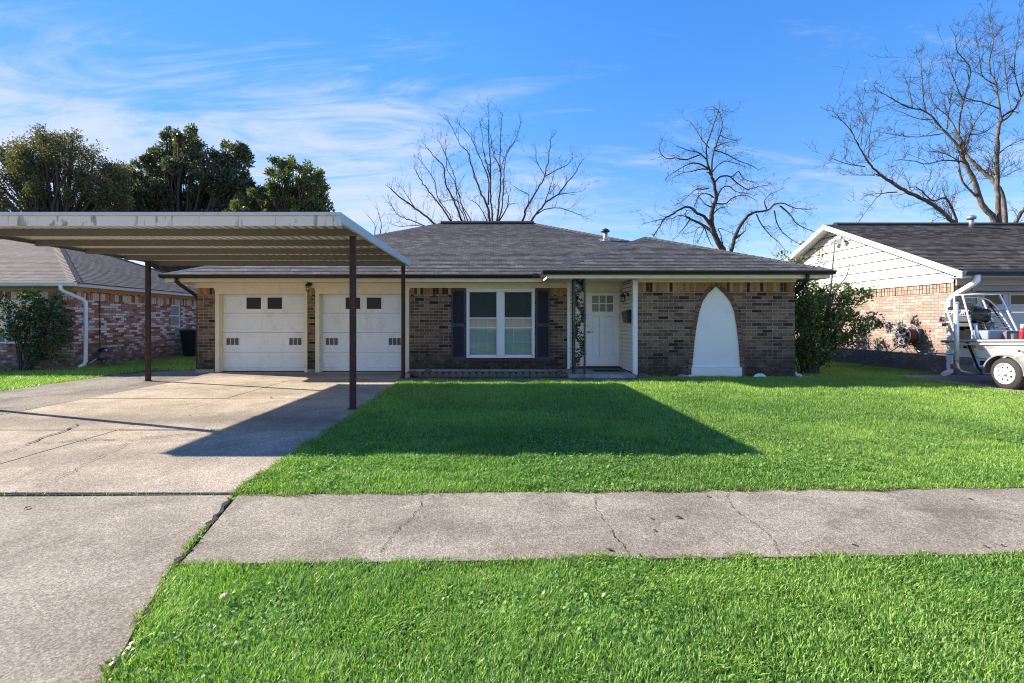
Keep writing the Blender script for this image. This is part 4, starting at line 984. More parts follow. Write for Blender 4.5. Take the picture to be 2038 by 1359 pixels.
# flood light and hose reel on that house
fl = empty('flood_light', (11.9, 17.3, 4.3), 'twin white flood light under the peak of the white gable', 'flood light')
b = MB(); b.lathe((XW - .03, 17.25, 4.28), (-1, 0, 0), [(0, .07), (.06, .07)], 14); b.build('mount', M['white'], fl)
for (dy, dx) in ((.25, -.1), (-.28, -.1)):
    b = MB(); b.lathe((XW - .10, 17.25 + dy * .4, 4.27), (-.4, dy, -.35), [(0, .03), (.08, .04), (.16, .085), (.26, .095)], 16); b.build('lamp_head', M['white'], fl)
hr = empty('hose_reel', (11.8, 14.25, 1.0), 'round spoked hose reel mounted on the sunlit pink brick wall', 'hose reel')
cr = Vector((11.60, 14.2, 1.0))
def spoked(mb, c, r, th):
    mb.lathe(c, (1, 0, 0), [(0, r), (th, r)], 28) if False else None
    P = [c + Vector((0, math.cos(a) * r, math.sin(a) * r)) for a in [k * 2 * math.pi / 28 for k in range(29)]]; mb.tube(P, .018, 6, caps=False)
    for k in range(6):
        a = k * math.pi / 3 + .3; mb.obox(c + Vector((0, math.cos(a) * r * .55, math.sin(a) * r * .55)), (.015, r * .95, .075), Matrix.Rotation(a, 3, 'X'))
    mb.lathe(c - Vector((.02, 0, 0)), (1, 0, 0), [(0, .05), (.05, .06)], 14)
b = MB(); spoked(b, cr, .25, .02); b.build('flange', M['steel'], hr); b = MB(); spoked(b, cr + Vector((.26, 0, 0)), .25, .02); b.build('flange', M['cowl_grey'], hr)
b = MB()
for k in range(9):
    for (rr) in (.20, .17):
        P = [cr + Vector((.03 + k * .026, math.cos(a) * rr, math.sin(a) * rr)) for a in [q * 2 * math.pi / 20 for q in range(21)]]; b.tube(P, .0135, 5, caps=False)
b.build('hose_coil', M['hose'], hr)
b = MB(); b.tube([cr + Vector((.1, -.12, -.17)), (11.6, 14.3, .72), (11.45, 14.6, .45), (11.3, 14.9, .2), (11.1, 15.2, .04), (10.9, 15.6, .02), (10.6, 15.7, .02)], .014, 6); b.build('hose', M['hose'], hr)
b = MB(); b.tube([cr + Vector((-.03, 0, 0)), (11.98, 14.2, 1.0)], .03, 8); b.box(11.86, 11.995, 14.0, 14.4, .8, 1.2); b.build('bracket', M['cowl_grey'], hr)
def smooth_pts(pts):
    P = [Vector(p) for p in pts]; o = []
    for i in range(len(P) - 1):
        p0, p1, p2, p3 = P[max(i - 1, 0)], P[i], P[i + 1], P[min(i + 2, len(P) - 1)]
        for j in range(5):
            t = j / 5; o.append(.5 * ((2 * p1) + (p2 - p0) * t + (2 * p0 - 5 * p1 + 4 * p2 - p3) * t * t + (3 * p1 - p0 - 3 * p2 + p3) * t ** 3))
    return o + [P[-1]]
# ------------------------------------------------------------------ boat on its trailer (stern to the back, bow towards the street)
bt = empty('boat', (11.75, 10, .5), 'white skiff with black outboard motor parked beside the blue garage door', 'boat')
XL, XR = 10.77, 12.75
def hullsec(y):
    """(x,z) half outline of the hull at station y: sheer, chine, keel; it narrows to the bow"""
    t = max(0, (9.2 - y) / 2.9); t = min(t, 1); cx_ = 11.76
    hw = .99 * (1 - t ** 2.2); zs = .955 + (12 - y) * .045 + .10 * t; zc = .60 + .35 * t ** 1.5 - (y - 10) * .01; zk = .50 + .42 * t ** 2
    return cx_, hw, zs, zc, zk
st_ = [12.02, 11.95, 11.5, 11, 10.4, 9.8, 9.2, 8.6, 8.0, 7.4, 6.8, 6.4]
vs = []; fs = []
for i, y in enumerate(st_):
    cx_, hw, zs, zc, zk = hullsec(y); dy = 0
    sec = [(-hw, zs), (-hw * .985, zs - .09), (-hw * .93, (zs + zc) / 2), (-hw * .90, zc), (0, zk), (hw * .90, zc), (hw * .93, (zs + zc) / 2), (hw * .985, zs - .09), (hw, zs)]
    for (sx_, sz_) in sec:
        # raked transom: the bottom starts further forward than the deck
        yy = y
        if i < 2: yy = y - (zs - sz_) * .85
        vs.append((cx_ + sx_, yy, sz_))
n = 9
for i in range(len(st_) - 1):
    for k in range(n - 1): fs.append((i * n + k, i * n + k + 1, (i + 1) * n + k + 1, (i + 1) * n + k))
fs.append(tuple(range(n)))
b = MB(); b.add(vs, fs); b.build('hull', M['hull'], bt)
b = MB()
for i in range(len(st_) - 1):     # deck
    c0, h0, s0, *_ = hullsec(st_[i]); c1, h1, s1, *_ = hullsec(st_[i + 1])
    b.quad((c0 - h0 + .02, st_[i], s0 - .01), (c0 + h0 - .02, st_[i], s0 - .01), (c1 + h1 - .02, st_[i + 1], s1 - .01), (c1 - h1 + .02, st_[i + 1], s1 - .01))
b.build('deck', paint('deck_grey', (.36, .39, .42), .5, .08, 4), bt)
P1 = [(hullsec(y)[0] - hullsec(y)[1] - .012, y, hullsec(y)[2] - .02) for y in st_[:10]]
P2 = [(2 * 11.76 - p[0], p[1], p[2]) for p in P1]
b = MB(); b.tube(P1, .028, 8); b.tube(P2, .028, 8); b.build('rub_rail', M['rail'], bt)
b = MB(); b.tube([(p[0] - .0, p[1], p[2] - .075) for p in P1], .014, 6); b.tube([(p[0], p[1], p[2] - .075) for p in P2], .014, 6); b.build('rub_strip', M['hull'], bt)
b = MB(); b.box(XL - .01, XR, 11.86, 12.06, .90, .94); b.build('transom_plate', M['cowl'], bt)
b = MB(); b.box(10.95, 11.35, 11.6, 12.62, .60, .625); b.build('trim_tab', paint('tab_blue', (.16, .24, .36), .4, .1, 4), bt)
b = MB(); b.box(11.15, 11.9, 11.3, 11.72, .96, 1.2); b.build('seat_box', paint('seat_grey', (.24, .28, .33), .5, .08, 4), bt, bevel=.03)
b = MB(); b.lathe((11.45, 11.2, 1.04), (1, 0, 0), [(0, .14), (.04, .16), (.3, .16), (.34, .14)], 18); b.build('seat_side', paint('seat_brown', (.16, .13, .14), .5, .1, 4), bt)
# poling platform on tube legs
pf = MB(); zp = 2.04; pf.box(11.2, 11.86, 11.75, 12.2, zp - .012, zp + .012); po = pf.build('poling_platform', paint('platform', (.58, .53, .42), .6, .15, 6), bt, bevel=.01)
b = MB(); b.tube([(11.2, 11.75, zp), (11.2, 12.2, zp), (11.86, 12.2, zp), (11.86, 11.75, zp), (11.2, 11.75, zp)], .018, 8); b.build('platform_rim', M['alu'], po)
for (a, c) in (((11.2, 11.97, zp), (11.0, 11.47, 1.0)), ((11.86, 11.76, zp), (11.83, 11.25, 1.05)), ((11.84, 12.17, zp), (12.1, 12.0, 1.02)), ((11.2, 12.18, zp), (11.0, 11.95, 1.0))):
    b = MB(); b.tube([a, c], .021, 10); b.build('platform_leg', M['alu'], po)
b = MB(); b.tube(smooth_pts([(11.3, 12.1, 1.99), (11.7, 11.98, 1.96), (11.86, 11.88, 1.8), (11.95, 11.75, 1.5), (12.1, 11.6, 1.05)]), .018, 8); b.build('platform_brace', M['alu'], po)
b = MB()
for k in range(4): b.tube([(11.95, 12.05, 1.25 + k * .13), (11.85, 11.45 + k * .05, 1.27 + k * .13)], .008, 5)
b.build('ladder_rung', M['cowl_grey'], po)
b = MB(); b.tube([(11.95, 12.1, 1.85), (12.0, 11.55, 1.0)], .014, 6); b.box(11.93, 12.03, 11.98, 12.1, 1.72, 1.84); b.build('push_pole_holder', M['cowl'], po)
for (a, c, r) in (((10.92, 11.30, .96), (10.90, 11.34, 1.36), .032), ((10.9, 11.78, .96), (10.86, 12.02, 1.72), .026)):
    b = MB(); b.tube([a, c], r, 10); b.build('rod_holder', M['alu'], bt)
# outboard: tilted cowl, leg and lower unit behind the transom
ob = MB(); cc = Vector((11.72, 12.42, 1.56)); Rt = Matrix.Rotation(R(6), 3, 'X')
sec = [(-.42, .10, .08), (-.39, .22, .17), (-.25, .27, .21), (0, .275, .225), (.22, .265, .22), (.34, .22, .18), (.38, .10, .09)]
vs = []; 
for (t, hw, hh) in sec:
    for k in range(16):
        a = k * math.pi / 8; ca, sa = math.cos(a), math.sin(a); pw = lambda q: math.copysign(abs(q) ** .55, q)
        vs.append(cc + Rt @ Vector((pw(ca) * hw, t, pw(sa) * hh + .02)))
fs = [(i * 16 + k, i * 16 + (k + 1) % 16, (i + 1) * 16 + (k + 1) % 16, (i + 1) * 16 + k) for i in range(6) for k in range(16)] + [tuple(range(16)), tuple(range(96, 112))]
ob.add(vs, fs, smooth=True); eng = ob.build('outboard_motor', M['cowl'], bt)
b = MB(); b.box(11.435, 11.455, 12.0, 12.86, 1.40, 1.52); b.box(11.44, 12.0, 12.0, 12.80, 1.28, 1.37); b.build('lower_cowl', M['cowl_grey'], eng, bevel=.02)
b = MB(); b.box(11.43, 11.45, 12.02, 12.85, 1.535, 1.55); b.build('cowl_stripe', M['letter_grey'], eng)
b = MB(); b.add([(11.6, 12.2, 1.36), (11.84, 12.2, 1.36), (11.84, 12.62, 1.36), (11.6, 12.62, 1.36), (11.66, 12.5, .55), (11.78, 12.5, .55), (11.78, 12.72, .5), (11.66, 12.72, .5)], [(0, 3, 2, 1), (4, 5, 6, 7), (0, 1, 5, 4), (1, 2, 6, 5), (2, 3, 7, 6), (3, 0, 4, 7)]); b.box(11.55, 11.9, 12.0, 12.3, .9, 1.3); b.build('motor_leg', M['cowl'], eng, bevel=.02)
b = MB()
for k in range(4): b.tube([(11.5, 11.95, 1.42 - k * .03), (11.45, 11.7, 1.38 - k * .06), (11.42, 11.6, 1.2), (11.4, 11.72 - k * .06, 1.0), (11.36, 11.8 - k * .1, .97)], .013, 6)
b.build('cable', M['black'], bt)
text('cowl_lettering', 'MERCURY', (11.437, 12.40, 1.62), .14, (R(90), 0, R(-90)), M['letter_white'], eng, italic=.2, xs=1.0)
text('hull_lettering', 'TH', (10.792, 11.31, .845), .11, (R(90), 0, R(-90)), M['letter_red'], bt, italic=.15, xs=1.1)
text('hull_lettering', 'STALEE', (10.806, 10.98, .845), .085, (R(90), 0, R(-90)), M['letter_grey'], bt, italic=.1, xs=1.0)
b = MB(); b.box(10.800, 10.806, 10.78, 11.15, .780, .788); b.build('lettering_underline', M['letter_red'], bt)
b = MB(); b.box(10.785, 10.79, 11.44, 11.60, .872, .884); b.prism([(11.42, .80), (11.52, .80), (11.50, .85), (11.44, .84)], 10.79, 10.795, 'x'); b.build('hull_mark', M['black'], bt)
b = MB(); b.lathe((10.80, 10.28, .80), (-1, 0, 0), [(0, .03), (.02, .032), (.04, .02)], 12); b.build('drain_cover', M['chrome'], bt)
ext = empty('fire_extinguisher', (11.05, 10.45, 1.05), 'red bottle with white cap standing on the boat deck', 'bottle')
b = MB(); b.lathe((11.06, 10.48, .99), (0, 0, 1), [(0, .05), (.22, .05), (.27, .03)], 14); b.build('bottle', M['red'], ext); b = MB(); b.lathe((11.06, 10.48, 1.26), (0, 0, 1), [(0, .035), (.07, .038), (.09, .03)], 12); b.build('cap', M['letter_white'], ext)

tl = empty('boat_trailer', (11.75, 10, 0), 'galvanised boat trailer with white spoked wheel and silver mudguard', 'trailer')
b = MB()
for xk in (10.96, 12.5): b.box(xk - .04, xk + .04, 7.2, 11.92, .28, .38)
for yk in (11.7, 10.42, 9.0, 7.3): b.box(10.92, 12.54, yk - .04, yk + .04, .20, .28)
b.box(11.70, 11.82, 4.9, 7.3, .26, .38); b.box(10.75, 12.75, 10.36, 10.46, .30, .36)
b.build('frame', M['steel'], tl, bevel=.006)
b = MB()
for xk in (11.3, 12.2): b.box(xk - .05, xk + .05, 8.0, 11.6, .40, .50)
b.build('bunk', M['bark_dark'], tl)
def wheel(cx_, sgn):
    cy, cz, rt, wd = 10.40, .325, .335, .20; x0 = cx_
    b = MB(); o = (sgn, 0, 0)
    b.lathe((x0 - sgn * wd, cy, cz), o, [(0, .22), (.005, .27), (.02, .315), (.045, .333), (.10, .338), (.155, .333), (.18, .315), (.195, .27), (.20, .215)], 48, caps=False)
    wo = b.build('wheel', M['rubber'], tl)
    b = MB()   # rim: barrel lip, dished spoked face with eight triangular holes
    b.lathe((x0 - sgn * .10, cy, cz), o, [(0, .19), (.08, .195), (.095, .218), (.105, .218), (.105, .205), (.06, .188)], 40, caps=False)
    pt = lambda a, r, dx: (x0 + sgn * dx, cy + math.cos(a) * r, cz + math.sin(a) * r)
    for k in range(8):
        a0 = k * math.pi / 4; a1 = a0 + math.pi / 4; am = (a0 + a1) / 2
        h = [pt(am, .095, .0), pt(am - .17, .155, -.012), pt(am + .17, .155, -.012)]
        oa = [pt(a0, .19, -.035), pt(a1, .19, -.035)]; ia = [pt(a0, .075, .0), pt(a1, .075, .0)]
        m1 = pt(am, .19, -.035)
        b.add([ia[0], ia[1], h[0]], [(0, 1, 2)]); b.add([ia[0], h[0], h[1], oa[0]], [(0, 1, 2, 3)]); b.add([ia[1], oa[1], h[2], h[0]], [(0, 1, 2, 3)])
        b.add([oa[0], h[1], h[2], oa[1], m1], [(0, 1, 2, 3, 4)])
        b.lathe(pt(am, .055, -.0), o, [(0, .012), (.015, .012), (.02, .006)], 6) if k % 2 else None
    b.lathe((x0 - sgn * .02, cy, cz), o, [(0, .08), (.02, .078), (.022, .045), (.06, .042), (.075, .03)], 20)
    b.build('rim', M['white'], wo)
    b = MB(); b.lathe((x0 - sgn * .15, cy, cz), o, [(0, .18), (.01, .18)], 24); b.build('drum', M['dark'], wo)
wheel(10.60, -1); wheel(12.92, 1)
b = MB()
for (xa, xb) in ((10.56, 10.84), (12.68, 12.96)):
    A_ = [(10.40 + math.cos(t) * .43, .34 + math.sin(t) * .385) for t in [R(q) for q in range(-8, 189, 8)]]
    for (p, q) in zip(A_, A_[1:]):
        b.quad((xa, *p), (xb, *p), (xb, *q), (xa, *q)); m = lambda u: (10.40 + (u[0] - 10.4) * .93, .34 + (u[1] - .34) * .93); e_ = xa if xa < 11 else xb
        b.quad((e_, *p), (e_, *q), (e_, *m(q)), (e_, *m(p)))
b.build('mudguard', M['steel'], tl, normals=False)
b = MB(); b.tube([(10.58, 11.46, 1.82), (10.56, 11.42, .52)], .045, 12); g1 = b.build('guide_post', M['alu'], tl)
b = MB(); b.tube([(10.56, 11.42, .54), (10.56, 11.40, .36), (10.60, 11.36, .28), (10.75, 11.30, .24), (10.96, 11.25, .24)], .036, 10); b.build('guide_bracket', M['steel'], g1)
b = MB(); b.lathe((10.58, 11.46, 1.80), (0, 0, 1), [(0, .05), (.04, .05), (.05, .04)], 12); b.build('post_cap', M['alu'], g1)
b = MB(); b.box(10.90, 11.02, 11.92, 11.96, .27, .39); b.build('tail_light', M['orange'], tl)
b = MB(); b.add([(10.765, 11.42, .95), (10.765, 11.36, .95), (10.80, 11.12, .34), (10.80, 11.18, .34)], [(0, 1, 2, 3)]); b.add([(10.755, 11.42, .95), (10.755, 11.36, .95), (10.79, 11.12, .34), (10.79, 11.18, .34)], [(0, 1, 2, 3)]); b.tube([(10.79, 11.15, .36), (10.9, 11.2, .3)], .02, 6); b.build('tie_strap', M['black'], tl)

# ------------------------------------------------------------------ garden edging, stones, small litter
random.seed(3)
e = MB(); A_ = [(math.cos(t) * .082, .02 + math.sin(t) * .085) for t in [R(q) for q in range(0, 181, 15)]]
e.prism([(-.082, -.03)] + [(-x, z) for x, z in A_] + [(.082, -.03)], -.022, .022, 'y')
e.prism([(math.cos(t) * .05, .02 + math.sin(t) * .055) for t in [R(q) for q in range(0, 181, 20)]], -.030, -.0225, 'y')
proto = e.build('edging_block', M['edging'], bevel=.006)
tag(proto, 'scalloped mossy edging block in the row along the dark flower bed', 'edging block', 'scalloped edging along the flower bed')
for k in range(23):
    o = proto if k == 0 else proto.copy()
    if k: C.objects.link(o)
    o.location = (-1.88 + k * .172, 12.93 + random.uniform(-.012, .012), random.uniform(-.012, .012)); o.rotation_euler = (random.uniform(-.1, .1), random.uniform(-.05, .05), random.uniform(-.06, .06))
def stone(loc, size, mat, label, group=None, seed=0):
    rr = random.Random(seed); bm = bmesh.new(); bmesh.ops.create_icosphere(bm, subdivisions=3, radius=1)
    ph = [rr.uniform(0, 6) for _ in range(6)]
    for v in bm.verts:
        p = v.co; k = 1 + .16 * math.sin(2.3 * p.x + ph[0]) + .14 * math.sin(2.9 * p.y + ph[1]) + .14 * math.sin(3.1 * p.z + ph[2]) + .05 * math.sin(7 * p.x + 6 * p.y + ph[3]); p *= k
        v.co = Vector((p.x * size[0], p.y * size[1], p.z * size[2]))
    me = bpy.data.meshes.new('stone'); bm.to_mesh(me); bm.free(); me.materials.append(mat)
    o = bpy.data.objects.new('stone', me); link(o, None, loc); return tag(o, label, 'stone', group)
stone((-2.12, 12.50, .05), (.085, .06, .055), M['rock'], 'pale tan stone at the foot of the thin carport post', None, 1)
stone((-2.10, 12.98, .06), (.10, .08, .08), M['rock_dark'], 'dark stone tucked behind the pale tan stone', None, 2)
stone((-1.68, 13.15, .10), (.10, .09, .09), M['rock_dark'], 'rounded dark stone sitting up in the flower bed soil', None, 3)
stone((-1.95, 12.92, .03), (.09, .06, .05), M['rock_dark'], 'low dark stone starting the scalloped edging row', None, 4)
stone((1.78, 12.60, .04), (.09, .08, .05), M['edging'], 'low brown stone beside the iron porch column', None, 8)
stone((2.34, 12.30, .06), (.07, .05, .06), M['rock'], 'small grey block at the porch slab edge', None, 9)
stone((4.78, 12.62, .035), (.14, .07, .045), M['rock'], 'flat grey stone in the grass before the dark brick wall', None, 5)
stone((5.0, 12.66, .035), (.10, .05, .04), M['stucco'], 'small white stone beside the white arched panel', None, 6)
stone((6.72, 12.60, .04), (.15, .06, .045), M['stucco'], 'long white stone to the side of the white arched panel', None, 7)
stone((3.75, 12.45, .05), (.16, .11, .07), M['rock_dark'], 'dark stone at the corner of the porch slab', None, 10)
random.seed(12)
bmat = [paint('edge_brick', (.26, .12, .07), .9, .3, 12), paint('edge_brick_b', (.36, .22, .15), .9, .3, 12)]
bk = MB(); bk.box(-.1, .1, -.05, .05, -.03, .045); bproto = bk.build('edging_brick', bmat[0], bevel=.008); tag(bproto, 'loose weathered brick in the row under the leafy shrub', 'brick', 'loose bricks along the bed')
for k in range(11):
    o = bproto if k == 0 else bproto.copy()
    if k: C.objects.link(o)
    o.location = (-14.4 + k * .225, 14.55 + random.uniform(-.03, .03), random.uniform(-.01, .03)); o.rotation_euler = (random.uniform(-.2, .2), random.uniform(-.2, .2), random.uniform(-.3, .3))
lf = MB(); lf.add([(-.03, 0, 0), (-.005, .016, .006), (.03, 0, .002), (-.005, -.016, .008), (-.03, 0, .003), (-.005, .016, .009), (.03, 0, .005), (-.005, -.016, .011)], [(0, 1, 2, 3), (4, 5, 6, 7), (0, 1, 5, 4), (1, 2, 6, 5), (2, 3, 7, 6), (3, 0, 4, 7)])
lproto = lf.build('dead_leaf', M['deadleaf']); tag(lproto, 'curled dead brown leaf lying on the concrete', 'leaf', 'dead leaves on the concrete')
LP = [(55, 1012, 1), (225, 1322, 1.2), (1350, 1032, 1.1), (1297, 1034, .7), (1303, 1058, .7), (1700, 1087, .8), (540, 790, 1.2), (437, 840, .9), (378, 828, .8), (530, 815, 1), (1213, 1097, 1), (1930, 995, .8), (1960, 1090, .8), (1410, 990, .8), (1995, 1088, .7), (540, 792, 1.4)]
for k, (px_, py_, s_) in enumerate(LP):
    o = lproto if k == 0 else lproto.copy()
    if k: C.objects.link(o)
    x_, y_ = gp(px_, py_); o.location = (x_, y_, .008); o.rotation_euler = (0, 0, random.uniform(0, 6)); o.scale = (s_ * .8,) * 3
fr = stone((*gp(447, 1204), .045), (.021, .021, .019), M['fruit'], 'small pale yellow fruit lying in the near grass'); fr.name = 'fallen_fruit'; fr['category'] = 'fruit'

# ------------------------------------------------------------------ foliage and trees
def leaf_cloud(name, cen, size, mat, parent, per=1, spread=.2, dry=0.0, up=.2, seed=0, asp=.45):
    """diamond leaves scattered about the given centres (numpy (N,3)); size per centre"""
    r = np.random.default_rng(seed); n = len(cen) * per
    c = np.repeat(cen, per, 0); d = r.normal(size=(n, 3)); d /= np.linalg.norm(d, axis=1, keepdims=True)
    sp = np.repeat(np.broadcast_to(spread, (len(cen),)), per)
    pos = c + d * (sp * r.random(n) ** .5)[:, None]
    ax = d * .8 + r.normal(size=(n, 3)) * .6; ax[:, 2] += up; ax /= np.linalg.norm(ax, axis=1, keepdims=True)
    sd = np.cross(ax, r.normal(size=(n, 3))); sd /= np.linalg.norm(sd, axis=1, keepdims=True)
    nz = np.cross(ax, sd)
    L = (np.repeat(np.broadcast_to(size, (len(cen),)), per) * r.uniform(.6, 1.25, n))[:, None]
    v = np.stack([pos - ax * L * .5, pos + sd * L * asp * .5 + nz * L * .06, pos + ax * L * .5, pos - sd * L * asp * .5 + nz * L * .06], 1).reshape(-1, 3)
    f = np.arange(n * 4).reshape(-1, 4)
    tint = np.repeat(r.random(len(cen)), per) * .5 + r.random(n) * .5
    dr = (r.random(n) < dry) * r.uniform(.3, 1, n)
    col = np.stack([tint, dr, np.zeros(n), np.ones(n)], 1); col = np.repeat(col, 4, 0)
    return np_mesh(name, v, f, mat, parent, col)

def smooth(P, k=4):
    out = []
    for i in range(len(P) - 1):
        p0 = P[max(i - 1, 0)]; p1 = P[i]; p2 = P[i + 1]; p3 = P[min(i + 2, len(P) - 1)]
        for j in range(k):
            t = j / k; out.append(.5 * ((2 * p1) + (p2 - p0) * t + (2 * p0 - 5 * p1 + 4 * p2 - p3) * t * t + (3 * p1 - p0 - 3 * p2 + p3) * t ** 3))
    out.append(P[-1]); return out

def bare_tree(name, label, cat, lines, org, sc, D, base, mats, tw, seed, group=None, depth=.45):
    """lines: [(r0, r1, [(cx,cy)...])] main limbs, traced; each gets its own depth. tw: dict of twig options"""
    rr = random.Random(seed)
    root = empty(name, (base[0], base[1], 0), label, cat, group)
    tr = MB(); tg = MB(); known = []
    def px(c): return (org[0] + c[0] / sc, org[1] + c[1] / sc)
    def P3(p, d): return Vector(((p[0] - 980) * d / 1000, d, 1.4 + (640 - p[1]) * d / 1000))
    limbs = []
    for (r0, r1, L) in lines:
        pp = [px(c) for c in L]; d0 = D; best = 1e9; rk = None
        for (kp, kd, kr) in known:
            q = (kp[0] - pp[0][0]) ** 2 + (kp[1] - pp[0][1]) ** 2
            if q < best: best, d0, rk = q, kd, kr
        if best > 900: d0 = D; rk = None
        ln = sum(math.dist(a, b) for a, b in zip(pp, pp[1:])) * D / 1000
        d1 = d0 + rr.uniform(-1, 1) * ln * depth
        m = len(pp); pts = [P3(p, d0 + (d1 - d0) * (i / max(1, m - 1)) ** 1.3) for i, p in enumerate(pp)]
        sp = smooth(pts, 5); jit = ln * .004
        sp = [sp[0]] + [p + Vector((rr.uniform(-1, 1), rr.uniform(-1, 1), rr.uniform(-1, 1))) * jit for p in sp[1:]]
        rad = [r0 + (r1 - r0) * (i / (len(sp) - 1)) ** .8 for i in range(len(sp))]
        tr.tube(sp, rad, 8 if r0 > .06 else 6, caps=True)
        for i, p in enumerate(sp):
            known.append(((980 + p.x / p.y * 1000, 640 - (p.z - 1.4) / p.y * 1000), p.y, rad[i]))
        limbs.append((sp, rad))
    up = tw.get('up', .5)
    def grow(p, dirn, L, r, lvl):
        k = 5 if lvl == 0 else 4; P = [p]; d = dirn.copy()
        for i in range(k):
            d = (d + Vector((rr.gauss(0, 1), rr.gauss(0, 1), rr.gauss(0, 1))) * tw.get('wob', .22) + Vector((0, 0, up * .12))).normalized()
            P.append(P[-1] + d * L / k)
        tg.tube(P, [r * (1 - .72 * i / k) for i in range(k + 1)], 3, caps=False)
        if lvl < tw.get('lv', 2):
            for _ in range(rr.randint(*tw.get('n', (2, 4)))):
                i = rr.randint(1, k); a = (P[i] - P[i - 1]).normalized()
                b_ = (a + Vector((rr.gauss(0, 1), rr.gauss(0, 1), rr.gauss(0, 1))) * .62 + Vector((0, 0, up * .35))).normalized()
                grow(P[i], b_, L * rr.uniform(.35, .7), max(r * .58, tw.get('rmin', .006)), lvl + 1)
    for (sp, rad) in limbs:
        acc = 0; L = sum((b - a).length for a, b in zip(sp, sp[1:])); run = 0
        for i in range(1, len(sp)):
            seg = (sp[i] - sp[i - 1]).length; acc += seg; run += seg
            if run < L * tw.get('from', .25) or rad[i] > tw.get('rmax', .13): continue
            while acc > tw['step']:
                acc -= tw['step'] * rr.uniform(.7, 1.3)
                a = (sp[i] - sp[i - 1]).normalized()
                d = (a * .8 + Vector((rr.gauss(0, 1), rr.gauss(0, 1), rr.gauss(0, 1))) * .6 + Vector((0, 0, up))).normalized()
                grow(sp[i], d, rr.uniform(*tw['len']), min(rad[i] * .6, tw.get('r', .014)), 0)
        a = (sp[-1] - sp[-2]).normalized(); grow(sp[-1], a, tw['len'][1] * .35, rad[-1], 0)
    tr.build('trunk', mats[0], root, normals=False); tg.build('twigs', mats[1], root, normals=False)
    return root

c2, s2 = (720, 200), 4.246
F0 = (1010, 1560)
mid_lines = [
 (.24, .20, [(1010, 1900), F0]),
 (.14, .035, [F0, (760, 1220), (620, 1050), (450, 910), (330, 820), (240, 745)]), (.05, .015, [(450, 910), (380, 800), (340, 740)]),
 (.09, .02, [F0, (720, 1150), (540, 1060), (380, 1000), (290, 950), (240, 860)]), (.04, .012, [(540, 1062), (430, 1055), (330, 1065), (250, 1045)]),
 (.13, .02, [F0, (860, 1200), (760, 1030), (660, 880), (570, 770), (490, 660), (450, 580)]), (.06, .015, [(760, 1030), (740, 960), (640, 820), (620, 700), (560, 590), (470, 480)]),
 (.15, .02, [F0, (900, 1200), (850, 1030), (790, 880), (710, 700), (690, 560), (600, 460), (540, 380)]), (.09, .015, [F0, (930, 1200), (880, 1030), (820, 880), (790, 700), (720, 560), (710, 300)]),
 (.06, .02, [(930, 1030), (880, 940), (800, 840), (700, 850)]), (.08, .015, [(900, 1030), (850, 900), (800, 720), (770, 600), (640, 320)]),
 (.10, .02, [F0, (1040, 1200), (1060, 1035), (1000, 900), (920, 840)]),
 (.17, .02, [F0, (1060, 1200), (1080, 1035), (1060, 890), (1000, 770), (960, 650), (920, 520), (900, 440), (830, 370), (740, 180)]),
 (.09, .018, [(1070, 880), (1072, 700), (1050, 600), (980, 440), (920, 310), (830, 210)]),
 (.14, .015, [F0, (1080, 1200), (1105, 1035), (1090, 850), (1080, 640), (1040, 480), (1010, 240)]), (.09, .012, [(1090, 850), (1085, 500), (1070, 330), (1070, 110)]),
 (.15, .012, [F0, (1110, 1200), (1140, 1035), (1165, 800), (1170, 590), (1110, 440), (1090, 300), (1020, 180)]), (.07, .012, [(1165, 600), (1170, 400), (1180, 180), (1190, 110)]),
 (.09, .012, [(1150, 1035), (1185, 900), (1200, 680), (1215, 480), (1300, 330), (1345, 180)]), (.05, .012, [(1185, 540), (1230, 430), (1300, 330)]),
 (.08, .015, [(1150, 1030), (1220, 920), (1240, 820), (1210, 740)]), (.035, .012, [(1230, 880), (1280, 870), (1320, 865)]),
 (.16, .02, [F0, (1260, 1260), (1355, 1030), (1400, 890), (1490, 740), (1550, 620), (1590, 400), (1590, 330)]), (.06, .015, [(1550, 640), (1640, 590), (1740, 540), (1780, 490)]),
 (.06, .012, [(1400, 890), (1410, 800), (1340, 760), (1280, 720)]), (.05, .012, [(1545, 630), (1480, 520), (1470, 430)]),
 (.15, .02, [F0, (1300, 1240), (1425, 1030), (1540, 880), (1660, 790), (1740, 690), (1820, 590), (1870, 490)]), (.07, .02, [(1540, 880), (1590, 740), (1620, 640)]), (.04, .012, [(1590, 790), (1650, 710)]),
 (.07, .012, [(1480, 960), (1560, 915), (1680, 910), (1800, 950), (1900, 990)]), (.04, .012, [(1660, 790), (1760, 780), (1850, 770)])]
mid_lines = [(a * .62, max(b * .8, .011), L) for a, b, L in mid_lines]
bare_tree('bare_tree', 'bare upright tree fanning out behind the middle of the grey roof', 'tree', mid_lines, c2, s2, 32, (1.2, 32), (M['bark_mid'], M['twig']),
          dict(step=.36, len=(.5, 1.25), up=.5, r=.013, rmin=.0065, n=(1, 3), lv=2, rmax=.09), 21, 'leafless trees behind the houses')
bare_tree('bare_sapling', 'thin leafless sapling between the carport roof and the grey hip', 'tree',
          [(.05, .03, [(130, 1500), (125, 1300)]), (.035, .01, [(125, 1300), (110, 1130), (110, 1050), (60, 980)]), (.035, .01, [(125, 1300), (150, 1140), (165, 1050), (140, 950), (135, 900)]), (.02, .008, [(120, 1230), (190, 1130), (210, 1090)])],
          c2, s2, 29, (-6.6, 29), (M['bark_dark'], M['twig']), dict(step=.5, len=(.3, .9), up=.4, r=.01, rmin=.005, lv=1), 4, 'leafless trees behind the houses')
c3, s3 = (1270, 200), 4.2475
